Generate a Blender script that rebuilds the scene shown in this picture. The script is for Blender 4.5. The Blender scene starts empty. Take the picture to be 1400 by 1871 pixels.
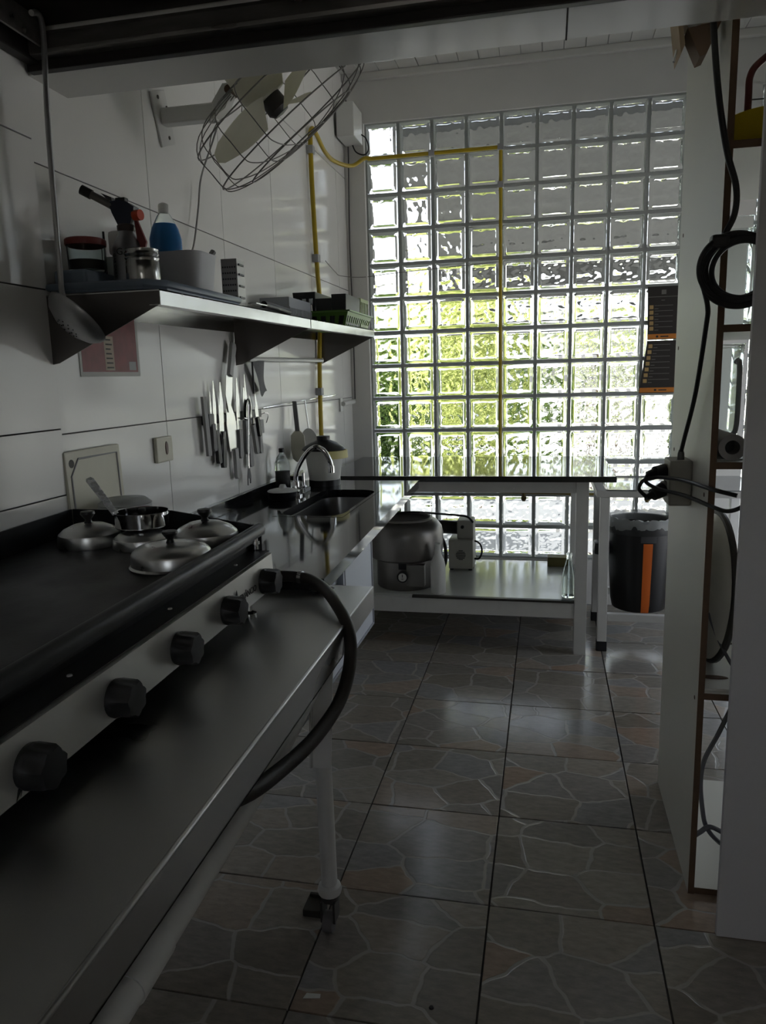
import bpy, bmesh, math, random
from mathutils import Vector, Matrix, noise
random.seed(7)
PI = math.pi
V = Vector
scn = bpy.context.scene
COL = scn.collection

# ------------------------------------------------------------------ camera
cam_d = bpy.data.cameras.new('camera'); cam = bpy.data.objects.new('camera', cam_d); COL.objects.link(cam)
F_PX = 1369.0
cam_d.sensor_fit = 'VERTICAL'; cam_d.sensor_height = 24.0; cam_d.lens = 24.0 * F_PX / 1871.0
cam_d.clip_start = 0.02; cam_d.clip_end = 200
yaw, pitch, roll = -0.2173, -0.1785, -0.0267
fw = V((math.sin(yaw)*math.cos(pitch), math.cos(yaw)*math.cos(pitch), math.sin(pitch)))
r0 = V((math.cos(yaw), -math.sin(yaw), 0)); u0 = r0.cross(fw)
rt = math.cos(roll)*r0 + math.sin(roll)*u0; up = -math.sin(roll)*r0 + math.cos(roll)*u0
cam.matrix_world = Matrix(((rt.x, up.x, -fw.x, 0), (rt.y, up.y, -fw.y, 0), (rt.z, up.z, -fw.z, 1.4556), (0, 0, 0, 1)))
scn.camera = cam

# ------------------------------------------------------------------ sky, sun, exposure
world = bpy.data.worlds.new('World'); scn.world = world; world.use_nodes = True
wn = world.node_tree.nodes; wl = world.node_tree.links
sky = wn.new('ShaderNodeTexSky'); sky.sky_type = 'NISHITA'; sky.sun_disc = False
sky.sun_elevation = math.radians(52); sky.sun_rotation = math.radians(235)
sky.air_density = 1.0; sky.dust_density = 3.0
bg = wn['Background']; bg.inputs['Strength'].default_value = 0.26
hsv = wn.new('ShaderNodeHueSaturation'); hsv.inputs['Saturation'].default_value = .38
wl.new(sky.outputs[0], hsv.inputs['Color']); wl.new(hsv.outputs[0], bg.inputs['Color'])   # hazy white sky
sun_d = bpy.data.lights.new('sun', 'SUN'); sun_d.energy = 7.5; sun_d.angle = math.radians(1.0); sun_d.color = (1, .95, .86)
sun = bpy.data.objects.new('sun', sun_d); COL.objects.link(sun)
sun.rotation_euler = V((.74, .20, -.64)).to_track_quat('-Z', 'Y').to_euler()
scn.view_settings.view_transform = 'Standard'; scn.view_settings.look = 'None'
scn.view_settings.exposure = 1.74; scn.view_settings.gamma = 1.0; scn.view_settings.use_curve_mapping = False
cy = scn.cycles
cy.max_bounces = 9; cy.diffuse_bounces = 4; cy.glossy_bounces = 4; cy.transmission_bounces = 6; cy.transparent_max_bounces = 8
cy.use_adaptive_sampling = True; cy.adaptive_threshold = 0.02
cy.sample_clamp_indirect = 6.0

# ------------------------------------------------------------------ materials
MATS = {}
def mat(name, col, rough=.5, metal=0., spec=.5, var=0., vscale=12., bump=0., bscale=60., rvar=0., trans=0., ior=1.45, coat=0., stretch=None, sub=0., sub_col=None, detail=4., alpha=1.):
    if name in MATS: return MATS[name]
    m = bpy.data.materials.new(name); m.use_nodes = True; MATS[name] = m
    nt = m.node_tree; N = nt.nodes; L = nt.links; p = N['Principled BSDF']
    p.inputs['Base Color'].default_value = (*col, 1); p.inputs['Roughness'].default_value = rough
    p.inputs['Metallic'].default_value = metal; p.inputs['Specular IOR Level'].default_value = spec
    p.inputs['Transmission Weight'].default_value = trans; p.inputs['IOR'].default_value = ior
    p.inputs['Coat Weight'].default_value = coat; p.inputs['Alpha'].default_value = alpha
    if var or bump or rvar:
        tc = N.new('ShaderNodeTexCoord'); mp = N.new('ShaderNodeMapping'); L.new(tc.outputs['Object'], mp.inputs[0])
        if stretch: mp.inputs['Scale'].default_value = stretch
        nz = N.new('ShaderNodeTexNoise'); nz.inputs['Scale'].default_value = vscale; nz.inputs['Detail'].default_value = detail
        L.new(mp.outputs[0], nz.inputs['Vector'])
        if var:
            mx = N.new('ShaderNodeMix'); mx.data_type = 'RGBA'
            mx.inputs[6].default_value = (*[c*(1-var) for c in col], 1); mx.inputs[7].default_value = (*[min(1, c*(1+var)) for c in col], 1)
            L.new(nz.outputs[0], mx.inputs[0]); L.new(mx.outputs[2], p.inputs['Base Color'])
        if rvar:
            mr = N.new('ShaderNodeMapRange'); mr.inputs[1].default_value = .3; mr.inputs[2].default_value = .7
            mr.inputs[3].default_value = max(0, rough-rvar); mr.inputs[4].default_value = rough+rvar
            L.new(nz.outputs[0], mr.inputs[0]); L.new(mr.outputs[0], p.inputs['Roughness'])
        if bump:
            n2 = N.new('ShaderNodeTexNoise'); n2.inputs['Scale'].default_value = bscale; n2.inputs['Detail'].default_value = 3
            L.new(mp.outputs[0], n2.inputs['Vector'])
            b = N.new('ShaderNodeBump'); b.inputs['Strength'].default_value = bump; b.inputs['Distance'].default_value = .004
            L.new(n2.outputs[0], b.inputs['Height']); L.new(b.outputs[0], p.inputs['Normal'])
    return m

def paving_mat(name):
    """glazed floor tile printed with crazy paving: pale joints between stone-coloured slabs"""
    m = bpy.data.materials.new(name); m.use_nodes = True; MATS[name] = m
    N = m.node_tree.nodes; L = m.node_tree.links; p = N['Principled BSDF']
    tc = N.new('ShaderNodeTexCoord'); oi = N.new('ShaderNodeObjectInfo')
    sc = N.new('ShaderNodeVectorMath'); sc.operation = 'SCALE'; sc.inputs['Scale'].default_value = 40
    cb = N.new('ShaderNodeCombineXYZ'); L.new(oi.outputs['Random'], cb.inputs[0]); L.new(oi.outputs['Random'], cb.inputs[1])
    L.new(cb.outputs[0], sc.inputs[0])
    ad = N.new('ShaderNodeVectorMath'); ad.operation = 'ADD'; L.new(tc.outputs['Object'], ad.inputs[0]); L.new(sc.outputs[0], ad.inputs[1])
    wv = N.new('ShaderNodeTexNoise'); wv.inputs['Scale'].default_value = 9; wv.inputs['Detail'].default_value = 2; L.new(ad.outputs[0], wv.inputs['Vector'])
    ws = N.new('ShaderNodeVectorMath'); ws.operation = 'MULTIPLY_ADD'
    ws.inputs[1].default_value = (.05, .05, 0); L.new(wv.outputs['Color'], ws.inputs[0]); L.new(ad.outputs[0], ws.inputs[2])
    ml = N.new('ShaderNodeVectorMath'); ml.operation = 'MULTIPLY'; ml.inputs[1].default_value = (.85, 1.3, 0); L.new(ws.outputs[0], ml.inputs[0])
    def vor(feature):
        v = N.new('ShaderNodeTexVoronoi'); v.voronoi_dimensions = '2D'; v.feature = feature; v.inputs['Scale'].default_value = 5.6
        v.inputs['Randomness'].default_value = .82; L.new(ml.outputs[0], v.inputs['Vector']); return v
    ve = vor('DISTANCE_TO_EDGE'); vc = vor('F1')
    cr = N.new('ShaderNodeValToRGB'); L.new(vc.outputs['Color'], cr.inputs[0]); e = cr.color_ramp.elements
    e[0].position = .15; e[0].color = (.255, .222, .182, 1); e[1].position = .9; e[1].color = (.315, .235, .175, 1)
    for pos, c in ((.38, (.262, .254, .246)), (.55, (.225, .200, .163)), (.72, (.305, .278, .236))):
        k = e.new(pos); k.color = (*c, 1)
    nz = N.new('ShaderNodeTexNoise'); nz.inputs['Scale'].default_value = 26; nz.inputs['Detail'].default_value = 6; nz.inputs['Roughness'].default_value = .65
    st = N.new('ShaderNodeMapping'); st.inputs['Scale'].default_value = (1, 2.6, 1); st.inputs['Rotation'].default_value = (0, 0, .5)
    L.new(ad.outputs[0], st.inputs[0]); L.new(st.outputs[0], nz.inputs['Vector'])
    mm = N.new('ShaderNodeMix'); mm.data_type = 'RGBA'; mm.blend_type = 'MULTIPLY'; mm.inputs[0].default_value = .55
    rr = N.new('ShaderNodeMapRange'); rr.inputs[1].default_value = .25; rr.inputs[2].default_value = .75; rr.inputs[3].default_value = .55; rr.inputs[4].default_value = 1.35
    L.new(nz.outputs[0], rr.inputs[0]); L.new(cr.outputs[0], mm.inputs[6]); L.new(rr.outputs[0], mm.inputs[7])
    ed = N.new('ShaderNodeMapRange'); ed.interpolation_type = 'SMOOTHSTEP'; ed.inputs[1].default_value = .016; ed.inputs[2].default_value = .036
    L.new(ve.outputs['Distance'], ed.inputs[0])
    mx = N.new('ShaderNodeMix'); mx.data_type = 'RGBA'; mx.inputs[6].default_value = (.35, .33, .29, 1)
    L.new(ed.outputs[0], mx.inputs[0]); L.new(mm.outputs[2], mx.inputs[7])
    L.new(mx.outputs[2], p.inputs['Base Color'])
    b = N.new('ShaderNodeBump'); b.inputs['Strength'].default_value = .22; b.inputs['Distance'].default_value = .004
    hs = N.new('ShaderNodeMath'); hs.operation = 'MULTIPLY_ADD'; hs.inputs[1].default_value = .25; L.new(nz.outputs[0], hs.inputs[0]); L.new(ed.outputs[0], hs.inputs[2])
    L.new(hs.outputs[0], b.inputs['Height']); L.new(b.outputs[0], p.inputs['Normal'])
    p.inputs['Roughness'].default_value = .17; p.inputs['Specular IOR Level'].default_value = .5
    return m

def glass_mat(name, col, ior=1.45, rough=0.):
    m = bpy.data.materials.new(name); m.use_nodes = True; MATS[name] = m
    N = m.node_tree.nodes; L = m.node_tree.links; N.remove(N['Principled BSDF'])
    g = N.new('ShaderNodeBsdfGlass'); g.inputs['Color'].default_value = (*col, 1); g.inputs['IOR'].default_value = ior; g.inputs['Roughness'].default_value = rough
    L.new(g.outputs[0], N['Material Output'].inputs[0]); return m

def leaf_mat(name, c0, c1):
    m = bpy.data.materials.new(name); m.use_nodes = True; MATS[name] = m
    N = m.node_tree.nodes; L = m.node_tree.links; N.remove(N['Principled BSDF'])
    tc = N.new('ShaderNodeTexCoord'); nz = N.new('ShaderNodeTexNoise'); nz.inputs['Scale'].default_value = 3; L.new(tc.outputs['Object'], nz.inputs['Vector'])
    cr = N.new('ShaderNodeValToRGB'); cr.color_ramp.elements[0].color = (*c0, 1); cr.color_ramp.elements[1].color = (*c1, 1)
    cr.color_ramp.elements[0].position = .35; cr.color_ramp.elements[1].position = .65; L.new(nz.outputs[0], cr.inputs[0])
    d = N.new('ShaderNodeBsdfDiffuse'); t = N.new('ShaderNodeBsdfTranslucent'); x = N.new('ShaderNodeMixShader'); x.inputs[0].default_value = .45
    L.new(cr.outputs[0], d.inputs[0]); L.new(cr.outputs[0], t.inputs[0]); L.new(d.outputs[0], x.inputs[1]); L.new(t.outputs[0], x.inputs[2])
    L.new(x.outputs[0], N['Material Output'].inputs[0]); return m

floor_tile_m = paving_mat('crazy_paving_tile')
block_m = glass_mat('block_glass', (.975, .99, .98), 1.40)
clear_m = glass_mat('clear_glass', (.95, .97, .96), 1.2)
bottle_m = glass_mat('bottle_plastic', (.93, .96, .96), 1.18, .06)
grout_m = mat('grout', (.035, .031, .028), .9)
wgrout_m = mat('wall_grout', (.10, .095, .09), .9)
wtile_m = mat('white_ceramic', (.80, .79, .76), .14, bump=.04, bscale=14, rvar=.03, vscale=5)
paint_m = mat('white_paint', (.72, .71, .67), .38, var=.06, vscale=5, bump=.05, bscale=40)
plaster_m = mat('plaster', (.66, .65, .62), .6, var=.08, vscale=4, bump=.08, bscale=50)
mortar_m = mat('mortar', (.34, .355, .34), .75, var=.1, vscale=30)
pvc_m = mat('pvc_ceiling', (.66, .65, .61), .25)
steel_m = mat('stainless', (.50, .50, .49), .27, 1., rvar=.07, vscale=9, stretch=(1, 14, 14))
steel2_m = mat('table_steel', (.52, .52, .51), .32, 1., var=.12, rvar=.09, vscale=3.2, detail=3)
shelf_m = mat('shelf_steel', (.55, .55, .53), .22, 1., rvar=.06, vscale=7)
alu_m = mat('aluminium', (.60, .60, .59), .31, 1., rvar=.05, vscale=20)
blade_m = mat('blade_steel', (.72, .72, .71), .22, 1.)
chrome_m = mat('chrome', (.75, .75, .75), .07, 1.)
granite_m = mat('black_granite', (.012, .012, .013), .06, spec=.6, var=.6, vscale=180)
gtable_m = mat('dark_granite', (.030, .030, .028), .06, spec=.6, var=.7, vscale=220)
iron_m = mat('griddle_plate', (.011, .0105, .010), .42, var=.35, vscale=6, rvar=.1, bump=.06, bscale=120)
enamel_m = mat('black_enamel', (.012, .0125, .014), .33)
bplast_m = mat('black_plastic', (.009, .009, .010), .38)
wpaintm = mat('white_metal_paint', (.60, .595, .57), .42, var=.07, vscale=18)
cab_m = mat('cabinet_white', (.62, .66, .72), .35)
melam_m = mat('white_melamine', (.66, .65, .585), .45, var=.03, vscale=3)
mdf_m = mat('raw_board_edge', (.105, .062, .035), .8, var=.25, vscale=60)
rubber_m = mat('hose_rubber', (.020, .016, .013), .5)
cable_m = mat('cable_black', (.008, .008, .008), .45)
knob_m = mat('knob_black', (.010, .010, .011), .42, var=.2, vscale=80)
yellow_m = mat('yellow_pipe', (.42, .30, .012), .38)
ybucket_m = mat('yellow_plastic', (.62, .46, .02), .35)
cream_m = mat('cream_plastic', (.66, .64, .52), .45, var=.08, vscale=14)
wire_m = mat('fan_wire', (.16, .15, .14), .5, .3)
white_pl = mat('white_plastic', (.66, .66, .63), .4)
grey_pl = mat('grey_plastic', (.33, .33, .33), .5)
hgrey = mat('handle_grey', (.30, .30, .29), .55)
tray_m = mat('blue_grey_plastic', (.16, .20, .25), .35)
tub_m = mat('translucent_plastic', (.74, .75, .77), .3, trans=.2, ior=1.15)
red_m = mat('red_plastic', (.22, .035, .03), .4)
orange_m = mat('orange_plastic', (.62, .13, .015), .45)
red2 = mat('trigger_red', (.55, .06, .02), .4)
blue_m = mat('blue_liquid', (.03, .20, .50), .25)
navy_m = mat('navy_plastic', (.008, .012, .035), .35)
green_m = mat('green_plastic', (.09, .21, .03), .35)
dark_m = mat('dark_contents', (.03, .026, .022), .8)
hood_m = mat('hood_grease', (.018, .015, .014), .5, .2, var=.5, vscale=7)
hoodrim_m = mat('hood_rim_steel', (.20, .19, .175), .35, .8, var=.75, vscale=5, stretch=(1, 6, 6), rvar=.1)
concrete_m = mat('paving_outside', (.66, .66, .65), .85, var=.1, vscale=2)
wallout_m = mat('garden_wall_white', (.74, .74, .71), .8)
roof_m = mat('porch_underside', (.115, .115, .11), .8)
bark_m = mat('bark', (.10, .07, .05), .9, var=.3)
leafA = leaf_mat('leaf_bright', (.24, .29, .08), (.50, .53, .22))
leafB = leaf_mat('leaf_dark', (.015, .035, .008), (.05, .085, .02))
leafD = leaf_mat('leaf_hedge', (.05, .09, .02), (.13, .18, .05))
leafC = leaf_mat('leaf_mid', (.24, .30, .09), (.50, .54, .24))
paper_m = mat('paper', (.60, .60, .56), .8)
mesh_cloth = mat('grey_net', (.16, .16, .16), .8, var=.5, vscale=300)
brown_m = mat('poster_brown', (.022, .017, .014), .6)
oprint_m = mat('poster_orange', (.50, .17, .02), .6)
tprint_m = mat('poster_grey_print', (.16, .15, .14), .6)
tan_m = mat('poster_tan', (.40, .26, .10), .6)
redprint = mat('red_print', (.19, .035, .035), .5, var=.5, vscale=22)
cream_print = mat('cream_print', (.42, .34, .26), .6)
wood_m = mat('beige_board', (.40, .30, .19), .7, var=.15, vscale=20)
dsteel_m = mat('pot_aluminium', (.21, .20, .19), .38, .85, var=.15, vscale=5)
beige_m = mat('machine_beige', (.45, .44, .38), .5)
tape_m = mat('brown_tape_roll', (.17, .15, .05), .6)
print_m = mat('dark_print', (.02, .02, .02), .6)
cloud_m = mat('frosted_plastic', (.55, .56, .55), .4, trans=.35, ior=1.1)
greycable = mat('cable_grey', (.12, .12, .13), .5)

# ------------------------------------------------------------------ mesh helpers
class G:
    def __init__(s): s.bm = bmesh.new(); s.bm.faces.layers.int.new('flat')
    def _xf(s, vs, M):
        if M is not None: bmesh.ops.transform(s.bm, matrix=M, verts=vs)
    def box(s, c, d, bev=0., M=None, seg=2):
        r = bmesh.ops.create_cube(s.bm, size=1.0)['verts']
        bmesh.ops.transform(s.bm, matrix=Matrix.Translation(c) @ Matrix.Diagonal((*d, 1)), verts=r)
        if bev:
            es = {e for v in r for e in v.link_edges}
            es = {e for v in r for e in v.link_edges}
            o = bmesh.ops.bevel(s.bm, geom=list(es), offset=bev, segments=seg, affect='EDGES', profile=.6)
            lay = s.bm.faces.layers.int['flat']
            allf = {f for v in ({v for f in o['faces'] for v in f.verts} | {v for v in r if v.is_valid}) for f in v.link_faces}
            for f in allf:
                f.normal_update(); f[lay] = int(max(abs(x) for x in f.normal) > .9999)
            r = list({v for f in o['faces'] for v in f.verts} | {v for v in r if v.is_valid})
        s._xf(r, M); return s
    def bb(s, a, b, bev=0., M=None):
        a = V(a); b = V(b); return s.box((a+b)/2, [abs(b[i]-a[i]) for i in range(3)], bev, M)
    def ring(s, c, ax1, ax2, r, n, r2=None):
        r2 = r if r2 is None else r2
        return [s.bm.verts.new(V(c) + ax1*(r*math.cos(2*PI*i/n)) + ax2*(r2*math.sin(2*PI*i/n))) for i in range(n)]
    def skin(s, A, B):
        n = len(A)
        for i in range(n): s.bm.faces.new((A[i], A[(i+1) % n], B[(i+1) % n], B[i]))
    def cyl(s, p0, p1, r0, r1=None, n=16, caps=True):
        r1 = r0 if r1 is None else r1; p0 = V(p0); p1 = V(p1); d = (p1-p0).normalized()
        a = d.orthogonal().normalized(); b = d.cross(a)
        A = s.ring(p0, a, b, r0, n); B = s.ring(p1, a, b, r1, n); s.skin(A, B)
        if caps: s.bm.faces.new(A[::-1]); s.bm.faces.new(B)
        return s
    def tube(s, pts, r, n=8, closed=False, sub=6, smooth=True):
        P = [V(p) for p in pts]
        if smooth and len(P) > 2:
            Q = []; m = len(P); rng = range(m if closed else m-1)
            for i in rng:
                g = lambda k: P[k % m] if closed else P[min(max(k, 0), m-1)]
                a, b, c, d = g(i-1), g(i), g(i+1), g(i+2)
                for j in range(sub):
                    t = j/sub
                    Q.append(.5*((2*b)+(c-a)*t+(2*a-5*b+4*c-d)*t*t+(3*b-a-3*c+d)*t**3))
            if not closed: Q.append(P[-1])
            P = Q
        m = len(P); rings = []; nrm = None
        for i in range(m):
            if closed: t = (P[(i+1) % m]-P[i-1])
            else: t = P[min(i+1, m-1)]-P[max(i-1, 0)]
            if t.length < 1e-9: t = V((0, 0, 1))
            t.normalize()
            nrm = t.orthogonal().normalized() if nrm is None else (nrm - t*nrm.dot(t)).normalized()
            rr = r(i/(m-1)) if callable(r) else r
            rings.append(s.ring(P[i], nrm, t.cross(nrm), rr, n))
        for i in range(m-1): s.skin(rings[i], rings[i+1])
        if closed: s.skin(rings[-1], rings[0])
        else: s.bm.faces.new(rings[0][::-1]); s.bm.faces.new(rings[-1])
        return s
    def lathe(s, prof, c=(0, 0, 0), n=32, M=None, sx=1., sy=1.):
        vs = []; prev = None; c = V(c)
        for (r, z) in prof:
            if r < 1e-6:
                cur = [s.bm.verts.new(c+V((0, 0, z)))]
            else:
                cur = s.ring(c+V((0, 0, z)), V((sx, 0, 0)), V((0, sy, 0)), r, n)
            vs += cur
            if prev is not None:
                if len(prev) == 1 and len(cur) > 1:
                    for i in range(n): s.bm.faces.new((prev[0], cur[(i+1) % n], cur[i]))
                elif len(cur) == 1 and len(prev) > 1:
                    for i in range(n): s.bm.faces.new((prev[i], prev[(i+1) % n], cur[0]))
                elif len(cur) > 1: s.skin(prev, cur)
            prev = cur
        s._xf(vs, M); return s
    def poly(s, pts, h, M=None):
        """pts: 3D loop (planar); extruded by vector h"""
        A = [s.bm.verts.new(V(p)) for p in pts]; B = [s.bm.verts.new(V(p)+V(h)) for p in pts]
        s.bm.faces.new(A); s.bm.faces.new(B[::-1])
        n = len(A)
        for i in range(n): s.bm.faces.new((A[(i+1) % n], A[i], B[i], B[(i+1) % n]))
        s._xf(A+B, M); return s
    def xf(s, M): bmesh.ops.transform(s.bm, matrix=M, verts=s.bm.verts[:]); return s
    def map(s, fn):
        for v in s.bm.verts: v.co = fn(v.co)
        return s
    def mesh(s, name, m, smooth=True, ang=40):
        bmesh.ops.recalc_face_normals(s.bm, faces=s.bm.faces[:])
        me = bpy.data.meshes.new(name); s.bm.to_mesh(me); s.bm.free()
        if smooth:
            me.shade_smooth(); me.set_sharp_from_angle(angle=math.radians(ang))
            fl_ = me.attributes.get('flat')
            for p in me.polygons:
                if fl_.data[p.index].value: p.use_smooth = False
        if m: me.materials.append(m)
        return me

WL = {}
def link(o, parent, wloc):
    COL.objects.link(o); WL[o.name] = V(wloc)
    if parent is not None:
        o.parent = parent; o.location = V(wloc) - WL[parent.name]
    else: o.location = wloc
    return o
def ob(name, g, m, parent=None, smooth=True, ang=40):
    """one mesh object; geometry given in world coordinates, origin moved to its base"""
    me = g.mesh(name, m, smooth, ang)
    xs = [v.co for v in me.vertices]
    lo = V([min(v[i] for v in xs) for i in range(3)]); hi = V([max(v[i] for v in xs) for i in range(3)])
    c = V(((lo.x+hi.x)/2, (lo.y+hi.y)/2, lo.z)); me.transform(Matrix.Translation(-c))
    return link(bpy.data.objects.new(name, me), parent, c)
def inst(name, me, parent, loc, rot=None):
    o = bpy.data.objects.new(name, me); link(o, parent, loc)
    if rot: o.rotation_euler = rot
    return o
def tag(o, label, cat, group=None):
    o['label'] = label; o['category'] = cat
    if group: o['group'] = group
    return o
def thing(name, label, cat, loc, group=None):
    o = bpy.data.objects.new(name, None); o.empty_display_size = .05; link(o, None, loc); return tag(o, label, cat, group)
def struct(o): o['kind'] = 'structure'; return o
def text_g(txt, size, M, ext=.0004):
    cu = bpy.data.curves.new('lettering', 'FONT'); cu.body = txt; cu.size = size; cu.extrude = ext; cu.align_x = 'CENTER'; cu.align_y = 'CENTER'; cu.resolution_u = 3
    o = bpy.data.objects.new('lettering', cu); COL.objects.link(o)
    dg = bpy.context.evaluated_depsgraph_get(); me = bpy.data.meshes.new_from_object(o.evaluated_get(dg))
    COL.objects.unlink(o); bpy.data.objects.remove(o); bpy.data.curves.remove(cu)
    g = G(); g.bm.from_mesh(me); bpy.data.meshes.remove(me)
    if 'flat' not in g.bm.faces.layers.int: g.bm.faces.layers.int.new('flat')
    return g.xf(M)
def basis(o, x, y, z):
    x, y, z = V(x), V(y), V(z)
    return Matrix(((x.x, y.x, z.x, o[0]), (x.y, y.y, z.y, o[1]), (x.z, y.z, z.z, o[2]), (0, 0, 0, 1)))

# ================================================================== the room
WX = -1.23          # tiled left wall
WY = 4.747          # glass block wall
RX, BY = 1.62, -1.7  # right wall, wall behind the camera
# ---- floor
fl = struct(ob('floor', G().bb((WX-.1, BY-.1, -.09), (RX+.1, WY+.12, -.006)), grout_m))
T = .4368; X0 = -.577 - 2*T; Y0 = 4.0548 + 2*T
for i in range(9):
    for j in range(16):
        xa, xb = X0+i*T, X0+(i+1)*T; yb, ya = Y0-j*T, Y0-(j+1)*T
        xa, xb, ya, yb = max(xa, WX), min(xb, RX), max(ya, BY), min(yb, WY)
        if xb-xa < .02 or yb-ya < .02: continue
        g = G(); k = .0022; h = random.uniform(-.0006, .0006)
        g.bb((xa+k, ya+k, -.008), (xb-k, yb-k, h), .0018)
        ob('floor_tile', g, floor_tile_m, fl)
# ---- left wall: grout body, then the glazed tiles
wlft = struct(ob('wall_left', G().bb((WX-.15, BY, 0), (WX-.004, WY+.1, 3.3)), wgrout_m))
def wall_tile(ya, yb, za, zb, x=WX):
    k = .0016
    ob('wall_tile', G().bb((x-.008, ya+k, za+k), (x+random.uniform(-.0004, .0004), yb-k, zb-k), .0012), wtile_m, wlft)
rows = [0, .667, 1.330, 1.993, 2.656, 3.30]
ys = [1.727, 2.285, 2.845, 3.405, 3.965, 4.525, WY]
for a in range(5):
    for b in range(6): wall_tile(ys[b], ys[b+1], rows[a], rows[a+1])
nrows = [0, .30, .645, .985, 1.175, 1.345, 1.690, 2.040, 2.40, 2.75, 3.30]
nys = [1.715, 1.165, .615, .065, -.485, -1.035, BY]
for a in range(10):
    for b in range(6): wall_tile(nys[b+1], nys[b], nrows[a], nrows[a+1], WX+.012)
# ---- back wall: header, pillars, sill, mortar grid, glass blocks
PT = .206; BX0 = -1.1047; BZ1 = 2.964; NR = 13; BZ0 = BZ1-NR*PT
g = G()
g.bb((WX-.1, WY, BZ1), (RX+.1, WY+.12, 3.4), 0)
g.bb((WX-.1, WY-.012, 0), (BX0, WY+.12, BZ1+.0), .004)
g.bb((BX0, WY, 0), (RX, WY+.12, BZ0))
g.bb((BX0+10*PT, WY-.01, BZ0), (BX0+10*PT+.165, WY+.12, BZ1))
g.bb((BX0+10*PT+.165+2*PT, WY, BZ0), (RX+.1, WY+.12, BZ1))
wback = struct(ob('wall_back', g, plaster_m))
g = G(); MW = .0120
def bars(xa, ncol):
    for c in range(ncol+1):
        x = xa+c*PT; g.bb((x-MW, WY+.020, BZ0), (x+MW, WY+.082, BZ1))
    for r in range(NR+1):
        z = BZ1-r*PT; g.bb((xa, WY+.0195, z-MW), (xa+ncol*PT, WY+.0825, z+MW))
bars(BX0, 10); bars(BX0+10*PT+.165, 2)
ob('mortar_grid', g, mortar_m, wback, smooth=False)
def block_mesh():
    h = .0940
    inner = [-.066+.132*i/17 for i in range(18)]
    cs = [-h, -h+.0025, -.078, -.0715] + inner + [.0715, .078, h-.0025, h]
    n = len(cs); bm = bmesh.new()
    def prof(u, v, s):
        e = max(abs(u), abs(v))
        if e > h-.001: return .006
        if e > .077: return 0.
        if e > .070: return .0040
        f = min(1, (.0695-e)/.008)
        ang = math.atan2(v, u); rad = math.hypot(u, v)
        w = math.sin(95*u+26*math.sin(70*v)*.06+s)*math.cos(88*v+1.7*s) + .8*math.sin(4*ang+70*rad+s) + 1.5*noise.noise(V((u*45, v*45, s*7)))
        return -.0004 - .0017*f*w
    def face(y, sg, s):
        return [[bm.verts.new((cs[i], y+sg*prof(cs[i], cs[j], s), cs[j])) for j in range(n)] for i in range(n)]
    A = face(-.038, 1, .3); B = face(.038, -1, 1.9)
    for M, flip in ((A, 0), (B, 1)):
        for i in range(n-1):
            for j in range(n-1):
                q = (M[i][j], M[i+1][j], M[i+1][j+1], M[i][j+1]); bm.faces.new(q[::-1] if flip else q)
    for i in range(n-1):
        bm.faces.new((A[i+1][0], A[i][0], B[i][0], B[i+1][0])); bm.faces.new((A[i][n-1], A[i+1][n-1], B[i+1][n-1], B[i][n-1]))
        bm.faces.new((A[0][i], A[0][i+1], B[0][i+1], B[0][i])); bm.faces.new((A[n-1][i+1], A[n-1][i], B[n-1][i], B[n-1][i+1]))
    bm.faces.layers.int.new('flat'); x = G(); x.bm = bm
    me = x.mesh('glass_block', block_m, True, 50); me.materials.append(mat('block_edge_paint', (.80, .82, .80), .6))
    for p in me.polygons:
        if abs(p.normal.y) < .2 and max(abs(p.center.x), abs(p.center.z)) > .0938: p.material_index = 1
    return me
bme = block_mesh()
for r in range(NR):
    for c in range(12):
        x = BX0+(c+.5)*PT + (.165 if c >= 10 else 0)
        inst('glass_block', bme, wback, (x, WY+.051, BZ1-(r+.5)*PT), (0, (0, PI)[(r*7+c*3) % 2], 0))
# ---- right wall, wall behind the camera with a small unseen opening added for fill light, ceilings
struct(ob('wall_right', G().bb((RX, BY, 0), (RX+.12, 3.35, 3.4)).bb((RX, 4.25, 0), (RX+.12, WY+.12, 3.4)).bb((RX, 3.35, 2.25), (RX+.12, 4.25, 3.4)), paint_m))   # wide open side door
g = G()
g.bb((WX-.1, BY-.12, 0), (-.2, BY, 3.4)); g.bb((.4, BY-.12, 0), (RX+.1, BY, 3.4)); g.bb((-.2, BY-.12, 2.0), (.4, BY, 3.4)); g.bb((-.2, BY-.12, 0), (.4, BY, 1.35))
struct(ob('wall_front', g, paint_m))
ceil = struct(ob('ceiling', G().bb((WX-.1, 1.90, 3.245), (RX+.1, WY+.1, 3.33)), plaster_m))
pw = .118
for i in range(25):
    xa = WX+i*pw
    if xa+pw > RX: break
    ob('ceiling_plank', G().bb((xa+.0015, 1.90, 3.237), (xa+pw-.0015, WY, 3.2455), .002), pvc_m, ceil)
struct(ob('trim_1', G().bb((WX, WY-.035, 3.195), (RX, WY, 3.237), .008), pvc_m))
bmm = struct(ob('trim_2', G().bb((WX-.05, 1.742, 2.191), (RX+.05, 1.898, 3.33), .003), mat('gloss_beam_paint', (.58, .57, .53), .16, bump=.04, bscale=14)))
ob('panel_joint', G().bb((.03, 1.742, 2.1895), (.034, 1.898, 2.191)), wgrout_m, bmm)
struct(ob('ceiling_2', G().bb((WX-.1, BY-.1, 2.62), (RX+.1, 1.742, 2.72)), paint_m))

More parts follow.
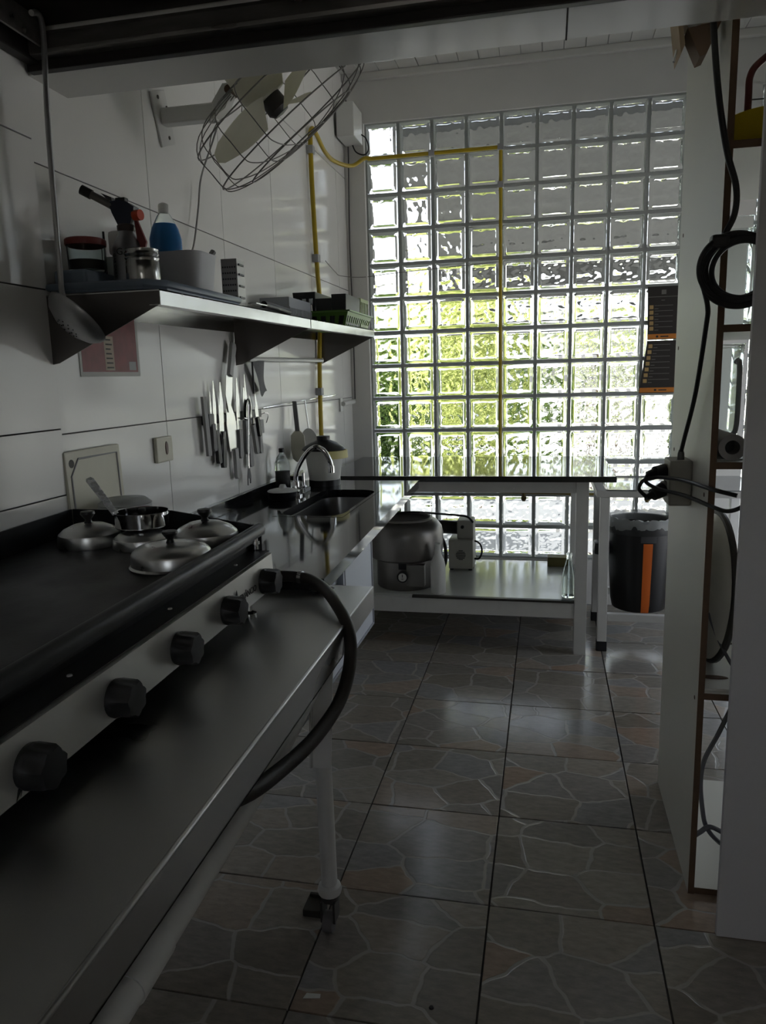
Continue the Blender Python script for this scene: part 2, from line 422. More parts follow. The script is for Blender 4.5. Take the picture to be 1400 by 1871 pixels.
# ================================================================== outside, seen through the blocks
gr = ob('ground', G().bb((-14, WY+.13, -.22), (14, 26, -.12)).bb((-9, -14, -.22), (9, BY-.12, -.12)).bb((RX+.13, BY-.12, -.22), (14, WY+.13, -.12)), concrete_m)
struct(ob('porch_floor', G().bb((-4.0, WY+.13, -.12), (3.2, 8.7, -.02)), mat('porch_floor_shade_grey', (.10, .105, .115), .6, var=.15, vscale=3))); gr['kind'] = 'structure'  # shade on the near ground is put into this dark bluish grey
pr = thing('porch_roof', 'low sloping grey porch roof seen through the upper rows of glass blocks', 'roof', (.4, 6.2, 2.2))
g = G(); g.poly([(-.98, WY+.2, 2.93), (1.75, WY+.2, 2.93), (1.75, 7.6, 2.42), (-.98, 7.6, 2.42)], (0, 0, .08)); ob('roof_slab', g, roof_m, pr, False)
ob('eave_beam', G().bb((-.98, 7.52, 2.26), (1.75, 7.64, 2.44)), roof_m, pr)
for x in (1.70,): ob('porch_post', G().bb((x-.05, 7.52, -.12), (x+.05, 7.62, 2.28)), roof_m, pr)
gw = ob('garden_wall', G().bb((.35, 10.4, -.12), (9, 10.6, 1.45)), wallout_m); tag(gw, 'sunlit white garden wall behind the lower right glass blocks', 'wall')
fe = thing('garden_fence', 'grey picket fence in the garden behind the right hand glass blocks', 'fence', (1.6, 8.9, -.12))
fm = mat('fence_grey', (.17, .17, .17), .6)
for k in range(26): ob('picket', G().bb((.12+k*.125, 8.88, -.12), (.165+k*.125, 8.90, 1.72)), fm, fe)
for z in (.3, 1.35): ob('fence_rail', G().bb((.08, 8.90, z), (3.35, 8.94, z+.07)), fm, fe)
def shrub(loc, rx, ry, z0, z1, nleaf, size, lm, label, trunk=.05):
    t = thing('garden_shrub', label, 'shrub', loc)
    rnd = random.Random(int(loc[0]*100)+nleaf); bm = bmesh.new()
    for _ in range(nleaf):
        while True:
            p = V((rnd.uniform(-1, 1), rnd.uniform(-1, 1), rnd.uniform(-1, 1)))
            if .35 < p.length < 1 + .25*noise.noise(p*3+V(loc)): break
        c = V((loc[0]+p.x*rx, loc[1]+p.y*ry, (z0+z1)/2+p.z*(z1-z0)/2))
        d = V((rnd.gauss(0, 1), rnd.gauss(0, 1), rnd.gauss(-.2, .7))).normalized(); s = d.orthogonal().normalized(); L_ = size*rnd.uniform(.6, 1.3)
        s = (Matrix.Rotation(rnd.uniform(0, 6.28), 3, d) @ s)*L_*.32
        vs = [bm.verts.new(c), bm.verts.new(c+d*L_*.5+s), bm.verts.new(c+d*L_), bm.verts.new(c+d*L_*.5-s)]
        bm.faces.new(vs)
    bm.faces.layers.int.new('flat'); x = G(); x.bm.free(); x.bm = bm; ob('foliage', x, lm, t, False)['kind'] = 'stuff'
    ob('stem', G().cyl((loc[0], loc[1], -.12), (loc[0], loc[1], z0+.6*(z1-z0)), trunk, trunk*.5, 8), bark_m, t)
    return t
shrub((-.98, 9.2, -.12), .62, .5, .55, 2.60, 900, .22, leafA, 'bright yellow green shrub behind the middle columns of glass blocks')
shrub((.62, 9.75, -.12), .55, .35, .9, 2.35, 260, .20, leafC, 'loose green shrub in front of the white garden wall')
shrub((-4.0, 9.3, -.12), .8, .6, -.1, 1.6, 700, .24, leafC, 'green shrub furthest left in the garden outside')
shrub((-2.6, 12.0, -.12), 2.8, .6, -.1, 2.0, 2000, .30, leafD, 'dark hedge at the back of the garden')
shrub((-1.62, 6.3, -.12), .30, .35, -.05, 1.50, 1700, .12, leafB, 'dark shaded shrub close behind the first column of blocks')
shrub((2.6, 9.6, -.12), .6, .4, .2, 1.7, 300, .22, leafC, 'thin shrub at the right end of the garden wall')

# ================================================================== range hood, beam side
hd = thing('range_hood', 'greasy dark range hood with a stained steel rim under the beam', 'range hood', (-.45, 1.2, 2.20))
HX1 = .35
g = G(); y0, y1 = .55, 1.735
g.bb((WX+.014, y0, 2.205), (HX1, y0+.03, 2.29), .004); g.bb((HX1-.03, y0, 2.205), (HX1, y1, 2.29), .004)
g.bb((WX+.014, y0, 2.205), (WX+.044, y1, 2.29), .004)
ob('hood_canopy', g, hood_m, hd)
ob('rim', G().bb((WX+.014, 1.690, 2.212), (HX1, 1.735, 2.262), .010), hoodrim_m, hd)
ob('rim_lip', G().bb((WX+.014, 1.718, 2.189), (HX1, 1.7415, 2.213), .003), hood_m, hd)
ob('inner_lip', G().bb((WX+.075, .58, 2.225), (WX+.082, 1.70, 2.285), .002), hoodrim_m, hd)
g = G(); g.poly([(WX+.014, y0, 2.29), (HX1, y0, 2.29), (HX1, y1, 2.29), (WX+.014, y1, 2.29)], (0, 0, .006)); ob('hood_underside', g, hood_m, hd, False)

# ================================================================== steel work table (slightly out of level) with the griddle
def TZ(y): return .918 + .0187*(y-1.836)
def tilt(co): return V((co.x, co.y, co.z + .0187*(co.y-1.836)))
EX = -.436
wt = thing('work_table', 'long stainless steel work table on white pipe legs with castors', 'table', (-.8, 1.0, 0))
g = G(); g.bb((WX+.02, .05, .915), (EX, 1.838, .918)); g.bb((EX-.003, .05, .853), (EX, 1.545, .9175)); g.bb((EX-.004, 1.555, .862), (EX-.0005, 1.838, .9175))
g.bb((EX-.018, .05, .853), (EX, 1.545, .856)); g.bb((EX-.10, 1.835, .862), (EX, 1.838, .9175))
ob('table_top', g.map(tilt), steel2_m, wt, True, 25)
ob('rolled_edge', G().cyl((EX-.003, .05, .9155), (EX-.003, 1.54, .9155), .0042, n=10).cyl((EX-.004, 1.56, .9155), (EX-.004, 1.838, .9155), .0036, n=10).map(tilt), mat('edge_steel', (.62, .62, .61), .28, 1.), wt)
ob('edge_seam', G().poly([(EX+.0004, 1.546, .9178), (EX+.0004, 1.556, .9178), (EX+.0004, 1.550, .862), (EX+.0004, 1.515, .853)], (-.004, 0, 0)).map(tilt), bplast_m, wt, False)
g = G().tube([(-.50, .1, .672), (-.50, .767, .717), (-.50, 1.25, .752), (-.505, 1.60, .80)], .0225, 16, sub=5); ob('side_rail', g.map(lambda c: c), wpaintm, wt)
ob('rail_sleeve', G().cyl((-.50, .72, .7137), (-.50, .80, .7193), .0245, n=18), wpaintm, wt)
ob('back_rail', G().cyl((-1.15, .1, .74), (-1.15, 1.5, .74), .0225), wpaintm, wt)
def castor(x, y):
    a = ob('leg', G().tube([(x, y, .128), (x-.002, y-.004, .50), (x-.008, y-.01, .78), (x-.008, y-.01, TZ(y)-.006)], .0215, 16), wpaintm, wt)
    ob('leg_collar', G().lathe([(0, 0), (.030, 0), (.033, .010), (.030, .022), (.0215, .028), (0, .028)], (x, y, .103), 20), wpaintm, a)
    c = ob('castor_fork', G().cyl((x, y, .085), (x, y, .105), .024, n=14).bb((x-.020, y-.028, .030), (x-.014, y+.016, .088)).bb((x+.014, y-.028, .030), (x+.020, y+.016, .088)).bb((x-.020, y-.012, .074), (x+.020, y+.022, .088)), mat('castor_metal', (.10, .095, .09), .5, .6), a)
    ob('castor_wheel', G().cyl((x-.013, y-.016, .0275), (x+.013, y-.016, .0275), .027, n=20), mat('castor_rubber', (.14, .13, .13), .7), a)
castor(-.552, 1.715); castor(-.552, .33); castor(-1.12, 1.50); castor(-1.12, .33)
def angle_bar(p0, p1, w=.045):
    p0, p1 = V(p0), V(p1); d = (p1-p0).normalized(); s = V((1, 0, 0)); n = d.cross(s).normalized()
    g = G(); g.poly([p0-s*w*.5, p0+s*w*.5, p1+s*w*.5, p1-s*w*.35], n*.003); g.poly([p0-s*w*.5, p1-s*w*.35, p1-s*w*.35+n*.022, p0-s*w*.5+n*.028], s*.003)
    return g
ob('corner_brace', angle_bar((-.505, 1.60, .862), (-.485, 1.475, .60), .052), wpaintm, wt)
ob('corner_brace', angle_bar((-.545, .52, .83), (-.535, .62, .55), .04), wpaintm, wt)
hs = tag(ob('gas_hose', G().tube([(-.665, 1.755, .962), (-.62, 1.757, .960), (-.580, 1.748, .957), (-.530, 1.70, .950), (-.475, 1.615, .940), (-.428, 1.545, .905), (-.412, 1.495, .850), (-.415, 1.42, .795), (-.430, 1.30, .772), (-.450, 1.165, .776), (-.470, 1.02, .802), (-.51, .90, .850)], .0142, 12), rubber_m), 'thick black rubber gas hose looping over the steel table edge', 'hose')
link(bpy.data.objects.new('hose_clip', G().cyl((-.612, 1.757, .960), (-.602, 1.756, .960), .0165, n=16).xf(Matrix.Identity(4)).mesh('hose_clip', chrome_m)), hs, (0, 0, 0))

# ---- the griddle
gd = thing('gas_griddle', 'wide black gas griddle with five black knobs on a steel front panel', 'griddle', (-.93, 1.0, .95))
gx0, gx1, gy0, gy1 = -1.205, -.686, .02, 1.705
PZ = 1.078
ob('cooking_plate', G().bb((gx0, gy0, PZ-.012), (gx1-.012, gy1, PZ), .002).map(tilt), iron_m, gd)
g = G()
g.poly([(gx0-.006, gy0, PZ-.05), (gx0-.006, gy1, PZ-.05), (gx0-.006, gy1, 1.140), (gx0-.006, gy0, 1.140)], (.005, 0, 0))
g.poly([(gx0, gy1, PZ-.05), (gx0, gy1, 1.140), (-.925, gy1, 1.140), (-.70, gy1, 1.105), (gx1, gy1, 1.085), (gx1, gy1, PZ-.05)], (0, .005, 0))
ob('splash_guard', g.map(tilt), enamel_m, gd, False)
prof = [(-.030, .000), (-.018, .026), (-.008, .031), (.004, .028), (.010, .018), (.008, .004), (-.004, -.002), (-.026, -.012)]
g = G(); g.poly([(gx1+a, gy0, PZ+.002+b) for a, b in prof], (0, gy1-gy0+.004, 0)); ob('front_gutter', g.map(tilt), enamel_m, gd, True, 50)
ob('recess', G().bb((gx0, gy0, .99), (-.715, gy1-.01, PZ-.013)).map(tilt), bplast_m, gd)
ob('burner_box', G().bb((gx0+.02, gy0, .957), (-.662, gy1-.012, 1.0), .002).map(tilt), enamel_m, gd)
pn = ob('control_panel', G().poly([(-.652, gy0, .957), (-.656, gy0, 1.040), (-.715, gy0, 1.046), (-.715, gy0, 1.042), (-.662, gy0, 1.036), (-.658, gy0, .957)], (0, 1.690-gy0, 0)).map(tilt), mat('panel_steel', (.66, .655, .62), .40, .6), gd, True, 25)
g = G(); g.bb((-.7145, gy0, 1.0445), (-.660, 1.689, 1.0465)); ob('panel_top_strip', g.map(tilt), mat('strip_dark', (.05, .05, .05), .4, .3), pn)
for y in (.62, .93, 1.24, 1.55):
    ob('screw', G().lathe([(.0045, 0), (.004, .002), (0, .003)], (-.690, y, tilt(V((0, y, 1.0465))).z), 10), white_pl, pn)
def knob_mesh():
    g = G(); n = 28; prof = [(.000, .0), (.030, .0), (.031, .006), (.0290, .009), (.0280, .034), (.0255, .039), (0, .040)]
    g.lathe(prof, (0, 0, 0), n)
    for v in g.bm.verts:
        a = math.atan2(v.co.y, v.co.x); r = math.hypot(v.co.x, v.co.y)
        if v.co.z > .008 and r > .01:
            k = 1 + .085*math.cos(7*a); v.co.x *= k; v.co.y *= k
    return g.mesh('knob', knob_m)
km = knob_mesh()
for i, y in enumerate((.78, .983, 1.192, 1.406, 1.619)):
    inst('control_knob', km, gd, (-.653, y, tilt(V((0, y, .990))).z), (0, PI/2, 0))
    o = ob('dial_mark', G().bb((-.6515, y-.012, .9655), (-.6508, y-.004, .9675)).bb((-.6515, y+.004, .9655), (-.6508, y+.008, .9675)).map(tilt), print_m, pn)
lm = basis((-.6524, 1.520, tilt(V((0, 1.5, .986))).z+.004), (0, 1, 0), (0, 0, 1), (1, 0, 0))
ob('lettering', text_g('VENÂNCIO', .021, lm), print_m, pn, False)
g = G(); g.poly([(-.6522, 1.458, .996), (-.6522, 1.466, 1.004), (-.6522, 1.462, 1.016), (-.6522, 1.455, 1.006)], (.0006, 0, 0)); ob('flame_logo', g.map(tilt), print_m, pn, False)
g = G(); g.poly([(-.6512, .748, .957), (-.6512, .760, .968), (-.6512, .757, .960), (-.6512, .766, .975), (-.6512, .754, .972)], (.0006, 0, 0)); ob('flame_mark', g.map(tilt), print_m, pn, False)
for y in (.3, 1.585): ob('foot', G().lathe([(0, 0), (.017, 0), (.017, .005), (.007, .010), (.007, .040), (0, .040)], (-.678, y, TZ(y)), 16), chrome_m, gd)
for y in (.3, 1.585): ob('foot', G().lathe([(0, 0), (.017, 0), (.017, .005), (.007, .010), (.007, .040), (0, .040)], (-1.15, y, TZ(y)), 16), chrome_m, gd)
ob('gas_pipe', G().cyl((-.675, 1.68, .966), (-.675, 1.735, .966), .011, n=12).cyl((-.69, 1.742, .966), (-.655, 1.7535, .9635), .0125, n=12), mat('brass_dark', (.06, .05, .035), .5, .7), gd)
ob('level_screw', G().cyl((-.700, 1.697, 1.045), (-.700, 1.697, 1.083), .008, n=12).cyl((-.700, 1.697, 1.058), (-.700, 1.697, 1.066), .012, n=12), chrome_m, gd)

# ---- lids and small pan on the griddle
def lid(x, y, r, label, flat=False, knobh=.03, z=None, h=1.):
    z = tilt(V((x, y, PZ))).z if z is None else z
    t = thing('food_cover', label, 'lid', (x, y, z), 'aluminium covers on the griddle')
    if flat: p = [(r*1.0, 0), (r*1.02, .002), (r*.975, .006), (r*.96, .026), (r*.93, .031), (r*.80, .040), (r*.45, .046), (0, .047)]
    else: p = [(r*.99, 0), (r, .003), (r*.985, .020), (r*.96, .026), (r*.80, .036), (r*.5, .045), (0, .049)]
    p = [(a, b*h) for a, b in p]
    q = [(max(a-.002, 0), b-.0015) for a, b in p][::-1]
    top = p[-1][1]
    ob('lid_shell', G().lathe(p+q, (x, y, z), 40), alu_m, t, True, 30)
    ob('lid_knob', G().lathe([(.010, 0), (.007, .008), (.013, .016), (.017, .022), (.016, knobh-.002), (0, knobh)], (x, y, z+top-.001), 20), bplast_m, t)
    return t
lid(-1.083, 1.590, .074, 'small domed aluminium lid alone at the left by the wall', h=1.1)
lid(-.782, 1.430, .087, 'stepped flat aluminium lid nearest the griddle front edge', True, .028, h=1.05)
lid(-.938, 1.585, .070, 'aluminium lid lying under the small steel pan', h=.85)
lid(-.788, 1.612, .077, 'domed aluminium lid with square knob at the far front corner', h=1.2)
px_, py_ = -.950, 1.610; pz_ = tilt(V((px_, py_, PZ+.043))).z
sp = thing('small_pan', 'small steel pan with flat upright handle resting on a lid', 'pan', (px_, py_, pz_))
ob('pan_bowl', G().lathe([(0, 0), (.060, 0), (.063, .003), (.064, .036), (.066, .038), (.062, .037), (.061, .005), (0, .004)], (px_, py_, pz_), 36), chrome_m, sp)
a = V((px_-.050, py_-.032, pz_+.034)); b = V((px_-.098, py_-.050, pz_+.118))
g = G(); s_ = V((.8, .3, .35)).normalized()*.0095; n_ = (b-a).cross(s_).normalized()*.002
g.poly([a-s_*.8, a+s_*.8, b+s_, b+s_*.6+(b-a).normalized()*.006, b-s_*.6+(b-a).normalized()*.006, b-s_], n_); ob('pan_handle', g, steel_m, sp, False)

# ---- cutting board and plate behind the griddle
cb_ = thing('cutting_board', 'white plastic cutting board leaning on the wall tiles', 'cutting board', (-1.19, 1.83, 1.0))
g = G().box((0, 0, .15), (.012, .258, .30), .005)
lean = Matrix.Translation((WX+.020, 1.836, .985)) @ Matrix.Rotation(-.030, 4, 'Y'); g.xf(lean); ob('board', g, cream_m, cb_)
g = G(); lp = [(.0066, y, z) for y, z in ((-.112, .02), (-.112, .235), (-.075, .278), (.108, .278), (.108, .02))]
g.tube(lp, .0028, 6, smooth=False).xf(lean); ob('juice_groove', g, grey_pl, cb_)
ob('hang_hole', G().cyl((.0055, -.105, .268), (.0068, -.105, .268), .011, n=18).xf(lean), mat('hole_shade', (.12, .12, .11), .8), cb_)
lg = tag(ob('board_ledge', G().bb((WX+.013, 1.72, .955), (-1.115, 1.778, .985), .002), enamel_m), 'dark narrow ledge under the leaning cutting board', 'ledge')
pl_ = tag(ob('clear_container', G().lathe([(0, 0), (.055, 0), (.066, .12), (.070, .125), (.070, .138), (.072, .14), (.068, .143), (.056, .153), (0, .156)], (-1.125, 1.825, .995), 28), cloud_m), 'round clear plastic container with lid behind the griddle', 'container')
ob('shelf_block', G().bb((WX+.015, 1.735, .918), (-1.06, 1.885, .995), .003), bplast_m, lg)

# ================================================================== sink counter, cabinets
ZC = .950
ct = thing('sink_counter', 'polished black granite sink counter along the tiled wall', 'counter', (-.9, 2.7, .91))
CN = [(WX+.012, 1.783), (-.553, 1.783), (-.612, 3.60), (WX+.012, 3.60)]
SK = (-1.005, -.735, 2.62, 3.30)   # sink cut-out
def xf_(y): return -.553 + (-.612+.553)*(y-1.783)/(3.60-1.783)
g = G(); zt, zb = ZC, ZC-.038
def slab(pts): g.poly([(x, y, zb) for x, y in pts], (0, 0, zt-zb))
slab([(WX+.012, 1.783), (xf_(1.783), 1.783), (xf_(SK[2]), SK[2]), (WX+.012, SK[2])])
slab([(WX+.012, SK[2]), (SK[0], SK[2]), (SK[0], SK[3]), (WX+.012, SK[3])])
slab([(SK[1], SK[2]), (xf_(SK[2]), SK[2]), (xf_(SK[3]), SK[3]), (SK[1], SK[3])])
slab([(WX+.012, SK[3]), (xf_(SK[3]), SK[3]), (xf_(3.6), 3.6), (WX+.012, 3.6)])
ob('counter_slab', g, granite_m, ct, False)
ob('backsplash', G().bb((WX+.001, 1.783, ZC), (WX+.022, 3.62, 1.0), .002), granite_m, ct)
sm_ = V(((SK[0]+SK[1])/2, (SK[2]+SK[3])/2, 0)); hx, hy = (SK[1]-SK[0])/2, (SK[3]-SK[2])/2
def rrect(hx, hy, r, z, n=6):
    o = []
    for k, (sx, sy) in enumerate(((1, 1), (-1, 1), (-1, -1), (1, -1))):
        for i in range(n+1):
            a = PI/2*(k+i/n); o.append(V((sm_.x+sx*(hx-r)+r*math.cos(a), sm_.y+sy*(hy-r)+r*math.sin(a), z)))
    return o
g = G(); Lr = [[g.bm.verts.new(p) for p in q] for q in (rrect(hx+.004, hy+.004, .012, ZC+.0008), rrect(hx-.012, hy-.012, .08, ZC+.0008), rrect(hx-.012, hy-.012, .08, ZC-.03))]
for a, b in zip(Lr, Lr[1:]): g.skin(a, b)
ob('sink_edge', g, granite_m, ct, True, 40)
g = G(); L0 = [[g.bm.verts.new(p) for p in q] for q in (rrect(hx-.006, hy-.006, .082, ZC-.031), rrect(hx-.016, hy-.016, .078, ZC-.034), rrect(hx-.03, hy-.03, .07, ZC-.15), rrect(hx-.06, hy-.06, .06, ZC-.165))]
for a, b in zip(L0, L0[1:]): g.skin(a, b)
g.bm.faces.new(L0[-1]); sk = ob('sink_bowl', g, mat('sink_steel', (.20, .20, .197), .30, 1.), ct, True, 40)
ob('drain', G().lathe([(.045, 0), (.04, .004), (.02, .003), (0, .002)], (sm_.x, sm_.y, ZC-.165), 20), chrome_m, sk)
cab = thing('sink_cabinet', 'pale blue white wall cabinet hanging under the granite counter', 'cabinet', (-.9, 2.05, .596))
cx = -.588
ob('cabinet_body', G().bb((WX+.02, 1.655, .597), (cx-.019, 2.462, .850), .001).bb((WX+.02, 1.850, .85), (cx-.019, 2.462, .911), .001), cab_m, cab)
def door(ya, yb, za, zb):
    d = ob('cabinet_door', G().bb((cx-.018, ya, za), (cx, yb, zb), .002), cab_m, cab)
    g = G(); e = .008
    for a, b in (((ya, za), (yb, za+e)), ((ya, zb-e), (yb, zb)), ((ya, za), (ya+e, zb)), ((yb-e, za), (yb, zb))):
        g.bb((cx-.001, a[0], a[1]), (cx+.0035, b[0], b[1]))
    ob('door_edge', g, mat('cabinet_edge', (.34, .36, .40), .4), d)
door(1.657, 2.083, .602, .848); door(2.097, 2.460, .602, .909)
ob('door_rail', G().bb((cx-.018, 2.084, .602), (cx+.002, 2.096, .909), .001), cab_m, cab)
# ---- things on the counter
def rev(name, label, cat, prof, c, m, n=32, group=None): return tag(ob(name, G().lathe(prof, c, n), m), label, cat, group)
fa = thing('faucet', 'chrome gooseneck faucet arched over the sink', 'faucet', (-1.072, 3.10, ZC))
fb = V((-1.072, 3.10, ZC+.0005))
ob('faucet_base', G().lathe([(0, 0), (.026, 0), (.026, .008), (.017, .014), (.016, .06), (.012, .068), (0, .068)], fb, 20), chrome_m, fa)
ob('spout', G().tube([fb+V((0, 0, .06)), fb+V((.006, 0, .11)), fb+V((.040, .008, .172)), fb+V((.085, .015, .212)), fb+V((.125, .02, .198)), fb+V((.150, .025, .155)), fb+V((.156, .026, .125))], .0105, 14), chrome_m, fa)
ob('aerator', G().cyl(fb+V((.156, .026, .130)), fb+V((.157, .0262, .100)), .014, n=16), chrome_m, fa)
ob('lever', G().cyl(fb+V((.018, -.005, .035)), fb+V((.055, -.03, .048)), .006, .005).cyl(fb+V((.03, .015, .01)), fb+V((.03, .015, .10)), .006), chrome_m, fa)
tub = thing('food_bin', 'white plastic bin with black lid and yellow bag behind the faucet', 'bin', (-1.07, 3.40, ZC))
bc = V((-1.045, 3.45, ZC))
ob('bin_body', G().lathe([(0, .012), (.072, .012), (.075, .03), (.092, .165), (.092, .170), (.088, .168), (.070, .03), (0, .028)], bc, 32), mat('bin_white', (.60, .60, .56), .4, var=.08, vscale=8), tub)
ob('bin_base', G().lathe([(0, 0), (.077, 0), (.077, .028), (0, .03)], bc, 32), bplast_m, tub)
ob('bin_lid', G().lathe([(.098, .168), (.104, .172), (.098, .182), (.060, .205), (.036, .214), (.032, .216), (.032, .235), (0, .236)], bc, 32), bplast_m, tub)
g = G(); g.lathe([(.094, .150), (.101, .13), (.099, .166), (.094, .168)], bc, 24); 
for f in [f for f in g.bm.faces if f.calc_center_median().x < bc.x+.045]: g.bm.faces.remove(f)
for v in [v for v in g.bm.verts if not v.link_faces]: g.bm.verts.remove(v)
g.map(lambda c: c + V((.30, .1, 0))*max(0, c.x-bc.x-.05)); ob('bag_edge', g, mat('yellow_bag', (.55, .50, .22), .5), tub)
sb = thing('soda_bottle', 'clear plastic bottle half full of dark liquid by the backsplash', 'bottle', (-1.165, 3.21, ZC))
c = V((-1.168, 3.20, ZC))
ob('bottle_shell', G().lathe([(0, 0), (.032, 0), (.034, .006), (.034, .075), (.031, .085), (.034, .095), (.033, .135), (.024, .160), (.011, .178), (.011, .19), (0, .19)], c, 28), bottle_m, sb)
ob('liquid', G().lathe([(0, .002), (.0325, .002), (.0330, .098), (0, .098)], c, 28), print_m, sb)
ob('bottle_cap', G().lathe([(.013, .183), (.013, .199), (.011, .201), (0, .201)], c, 18), bplast_m, sb)
dl = thing('white_pot_cover', 'white flat lid with a knob lying over a black pot on the counter', 'lid', (-1.105, 3.02, ZC+.035))
pc = V((-1.105, 3.02, ZC))
rev('black_pot', 'low black pot under the white lid beside the sink', 'pot', [(0, 0), (.055, 0), (.060, .006), (.062, .030), (.064, .032), (.058, .031), (.056, .008), (0, .006)], pc, bplast_m)
ob('lid_plate', G().lathe([(.064, .0325), (.067, .035), (.062, .039), (.035, .045), (.014, .048), (0, .048)], pc, 32), white_pl, dl)
ob('lid_knob', G().lathe([(.019, .046), (.015, .055), (.012, .062), (0, .063)], pc, 18), white_pl, dl)
gl = thing('sponge_dish', 'small clear dish with sponge behind the sink rim', 'dish', (-1.10, 3.12, ZC))
ob('dish', G().bb((-1.125, 3.18, ZC), (-1.06, 3.27, ZC+.018), .004), cloud_m, gl); ob('sponge', G().bb((-1.118, 3.187, ZC+.018), (-1.068, 3.26, ZC+.042), .005), mat('sponge_grey', (.5, .5, .44), .9, bump=.5, bscale=200), gl)

# ================================================================== granite table under the blocks
gt = thing('granite_table', 'dark granite topped table with white wooden frame under the glass blocks', 'table', (-.4, 4.25, 0))
ob('table_top', G().bb((-1.17, 3.80, .914), (.340, WY-.004, .944), .004), gtable_m, gt)
tx0, tx1, ty0, ty1 = -1.10, .212, 3.842, 4.69
for x in (tx0, tx1-.062):
    for y in (ty0, ty1-.06): ob('leg', G().bb((x, y, 0), (x+.062, y+.06, .914), .002), wpaintm, gt)
ob('apron', G().bb((tx0+.062, ty0+.004, .853), (tx1-.062, ty0+.026, .914), .001), wpaintm, gt)
ob('apron', G().bb((tx0+.062, ty1-.026, .853), (tx1-.062, ty1-.004, .914), .001), wpaintm, gt)
ob('apron', G().bb((tx1-.030, ty0+.06, .853), (tx1-.008, ty1-.06, .914), .001), wpaintm, gt)
ob('lower_rail', G().bb((tx0+.062, ty0+.004, .195), (tx1-.062, ty0+.026, .276), .001), wpaintm, gt)
ob('lower_rail', G().bb((tx0+.062, ty1-.026, .195), (tx1-.062, ty1-.004, .276), .001), wpaintm, gt)
sh_ = ob('lower_shelf', G().bb((tx0+.004, ty0+.026, .276), (tx1-.004, ty1-.005, .2895), .001), mat('shelf_board', (.50, .51, .47), .22), gt)
ob('board_edge', G().bb((-.70, ty0-.002, .277), (tx1-.062, ty0+.026, .2895), .001), mat('edge_dark', (.03, .028, .022), .5), sh_)
ob('bolt', G().cyl((-.16, ty0+.001, .876), (-.16, ty0+.005, .876), .004, n=10), white_pl, gt)
SZ = .2896
kt = thing('cooking_pot', 'large grey aluminium cooking pot with a dial gauge on the lower shelf', 'pot', (-.77, 4.06, SZ))
kc = V((-.772, 4.075, SZ))
ob('pot_base', G().lathe([(0, 0), (.160, 0), (.166, .008), (.166, .160), (.158, .166), (0, .166)], kc, 40), dsteel_m, kt)
ob('pot_drum', G().lathe([(.150, .160), (.185, .162), (.205, .175), (.212, .22), (.212, .30), (.204, .335), (.180, .368), (.150, .380), (.138, .380), (.130, .372), (.125, .33), (0, .325)], kc, 48), dsteel_m, kt)
ob('rim', G().tube([kc+V((.147*math.cos(a), .147*math.sin(a), .381)) for a in [2*PI*i/36 for i in range(36)]], .009, 8, closed=True, smooth=False), mat('rim_grey', (.30, .29, .27), .35, .6), kt)
gg = ob('dial_gauge', G().cyl(kc+V((.012, -.160, .088)), kc+V((.014, -.196, .088)), .030, n=28), bplast_m, kt)
ob('dial_face', G().cyl(kc+V((.014, -.1962, .088)), kc+V((.014, -.1972, .088)), .023, n=24), mat('dial_white', (.55, .55, .52), .5), gg)
ob('dial_needle', G().bb(kc+V((.012, -.1985, .088)), kc+V((.016, -.1974, .104))).bb(kc+V((.008, -.1985, .078)), kc+V((.020, -.1974, .081))), print_m, gg)
ob('front_plate', G().bb(kc+V((.03, -.168, .03)), kc+V((.13, -.118, .15)), .003), mat('plate_grey', (.24, .235, .22), .4, .6), kt)
ob('gauge_tab', G().bb(kc+V((-.012, -.175, .125)), kc+V((.03, -.155, .16)), .003), bplast_m, kt)
cp = thing('plastic_bottle', 'frosted white plastic bottle standing in front of the grey pot', 'bottle', (-.562, 3.90, SZ))
ob('bottle_body', G().lathe([(0, 0), (.038, 0), (.041, .006), (.041, .15), (.036, .175), (.020, .215), (.018, .24), (0, .242)], (-.567, 3.912, SZ), 28), white_pl, cp)
ob('bottle_cap', G().lathe([(.016, .24), (.016, .272), (.013, .275), (0, .275)], (-.567, 3.912, SZ), 20), white_pl, cp)
mc = thing('small_machine', 'beige box machine with round vent grille and black tube beside the pot', 'machine', (-.49, 4.47, SZ))
ob('casing', G().bb((-.572, 4.40, SZ+.008), (-.425, 4.60, SZ+.185), .006), beige_m, mc)
ob('top_bracket', G().bb((-.525, 4.44, SZ+.185), (-.425, 4.58, SZ+.300), .010), beige_m, mc)
g = G()
for i in range(7):
    z = SZ+.065+i*.009; w = math.sqrt(max(.0001, .03**2-(z-SZ-.092)**2)); g.bb((-.498-w, 4.3985, z), (-.498+w, 4.401, z+.0045))
ob('vent_grille', g, print_m, mc, False)
for x in (-.555, -.442):
    for y in (4.415, 4.585): ob('foot', G().lathe([(0, 0), (.012, 0), (.012, .008), (0, .009)], (x, y, SZ), 12), bplast_m, mc)
ob('barrel', G().cyl((-.52, 4.50, SZ+.245), (-.74, 4.53, SZ+.245), .042, n=20), mat('barrel_dark', (.06, .06, .06), .3, .6), mc)
ob('knob', G().cyl((-.49, 4.435, SZ+.262), (-.49, 4.42, SZ+.262), .010, n=12), bplast_m, mc)
tag(ob('machine_cord', G().tube([(-.423, 4.50, SZ+.05), (-.395, 4.49, SZ+.055), (-.378, 4.49, SZ+.10), (-.392, 4.50, SZ+.145), (-.425, 4.51, SZ+.16)], .006, 8), cable_m), 'short black cord curling out of the beige machine', 'cord')
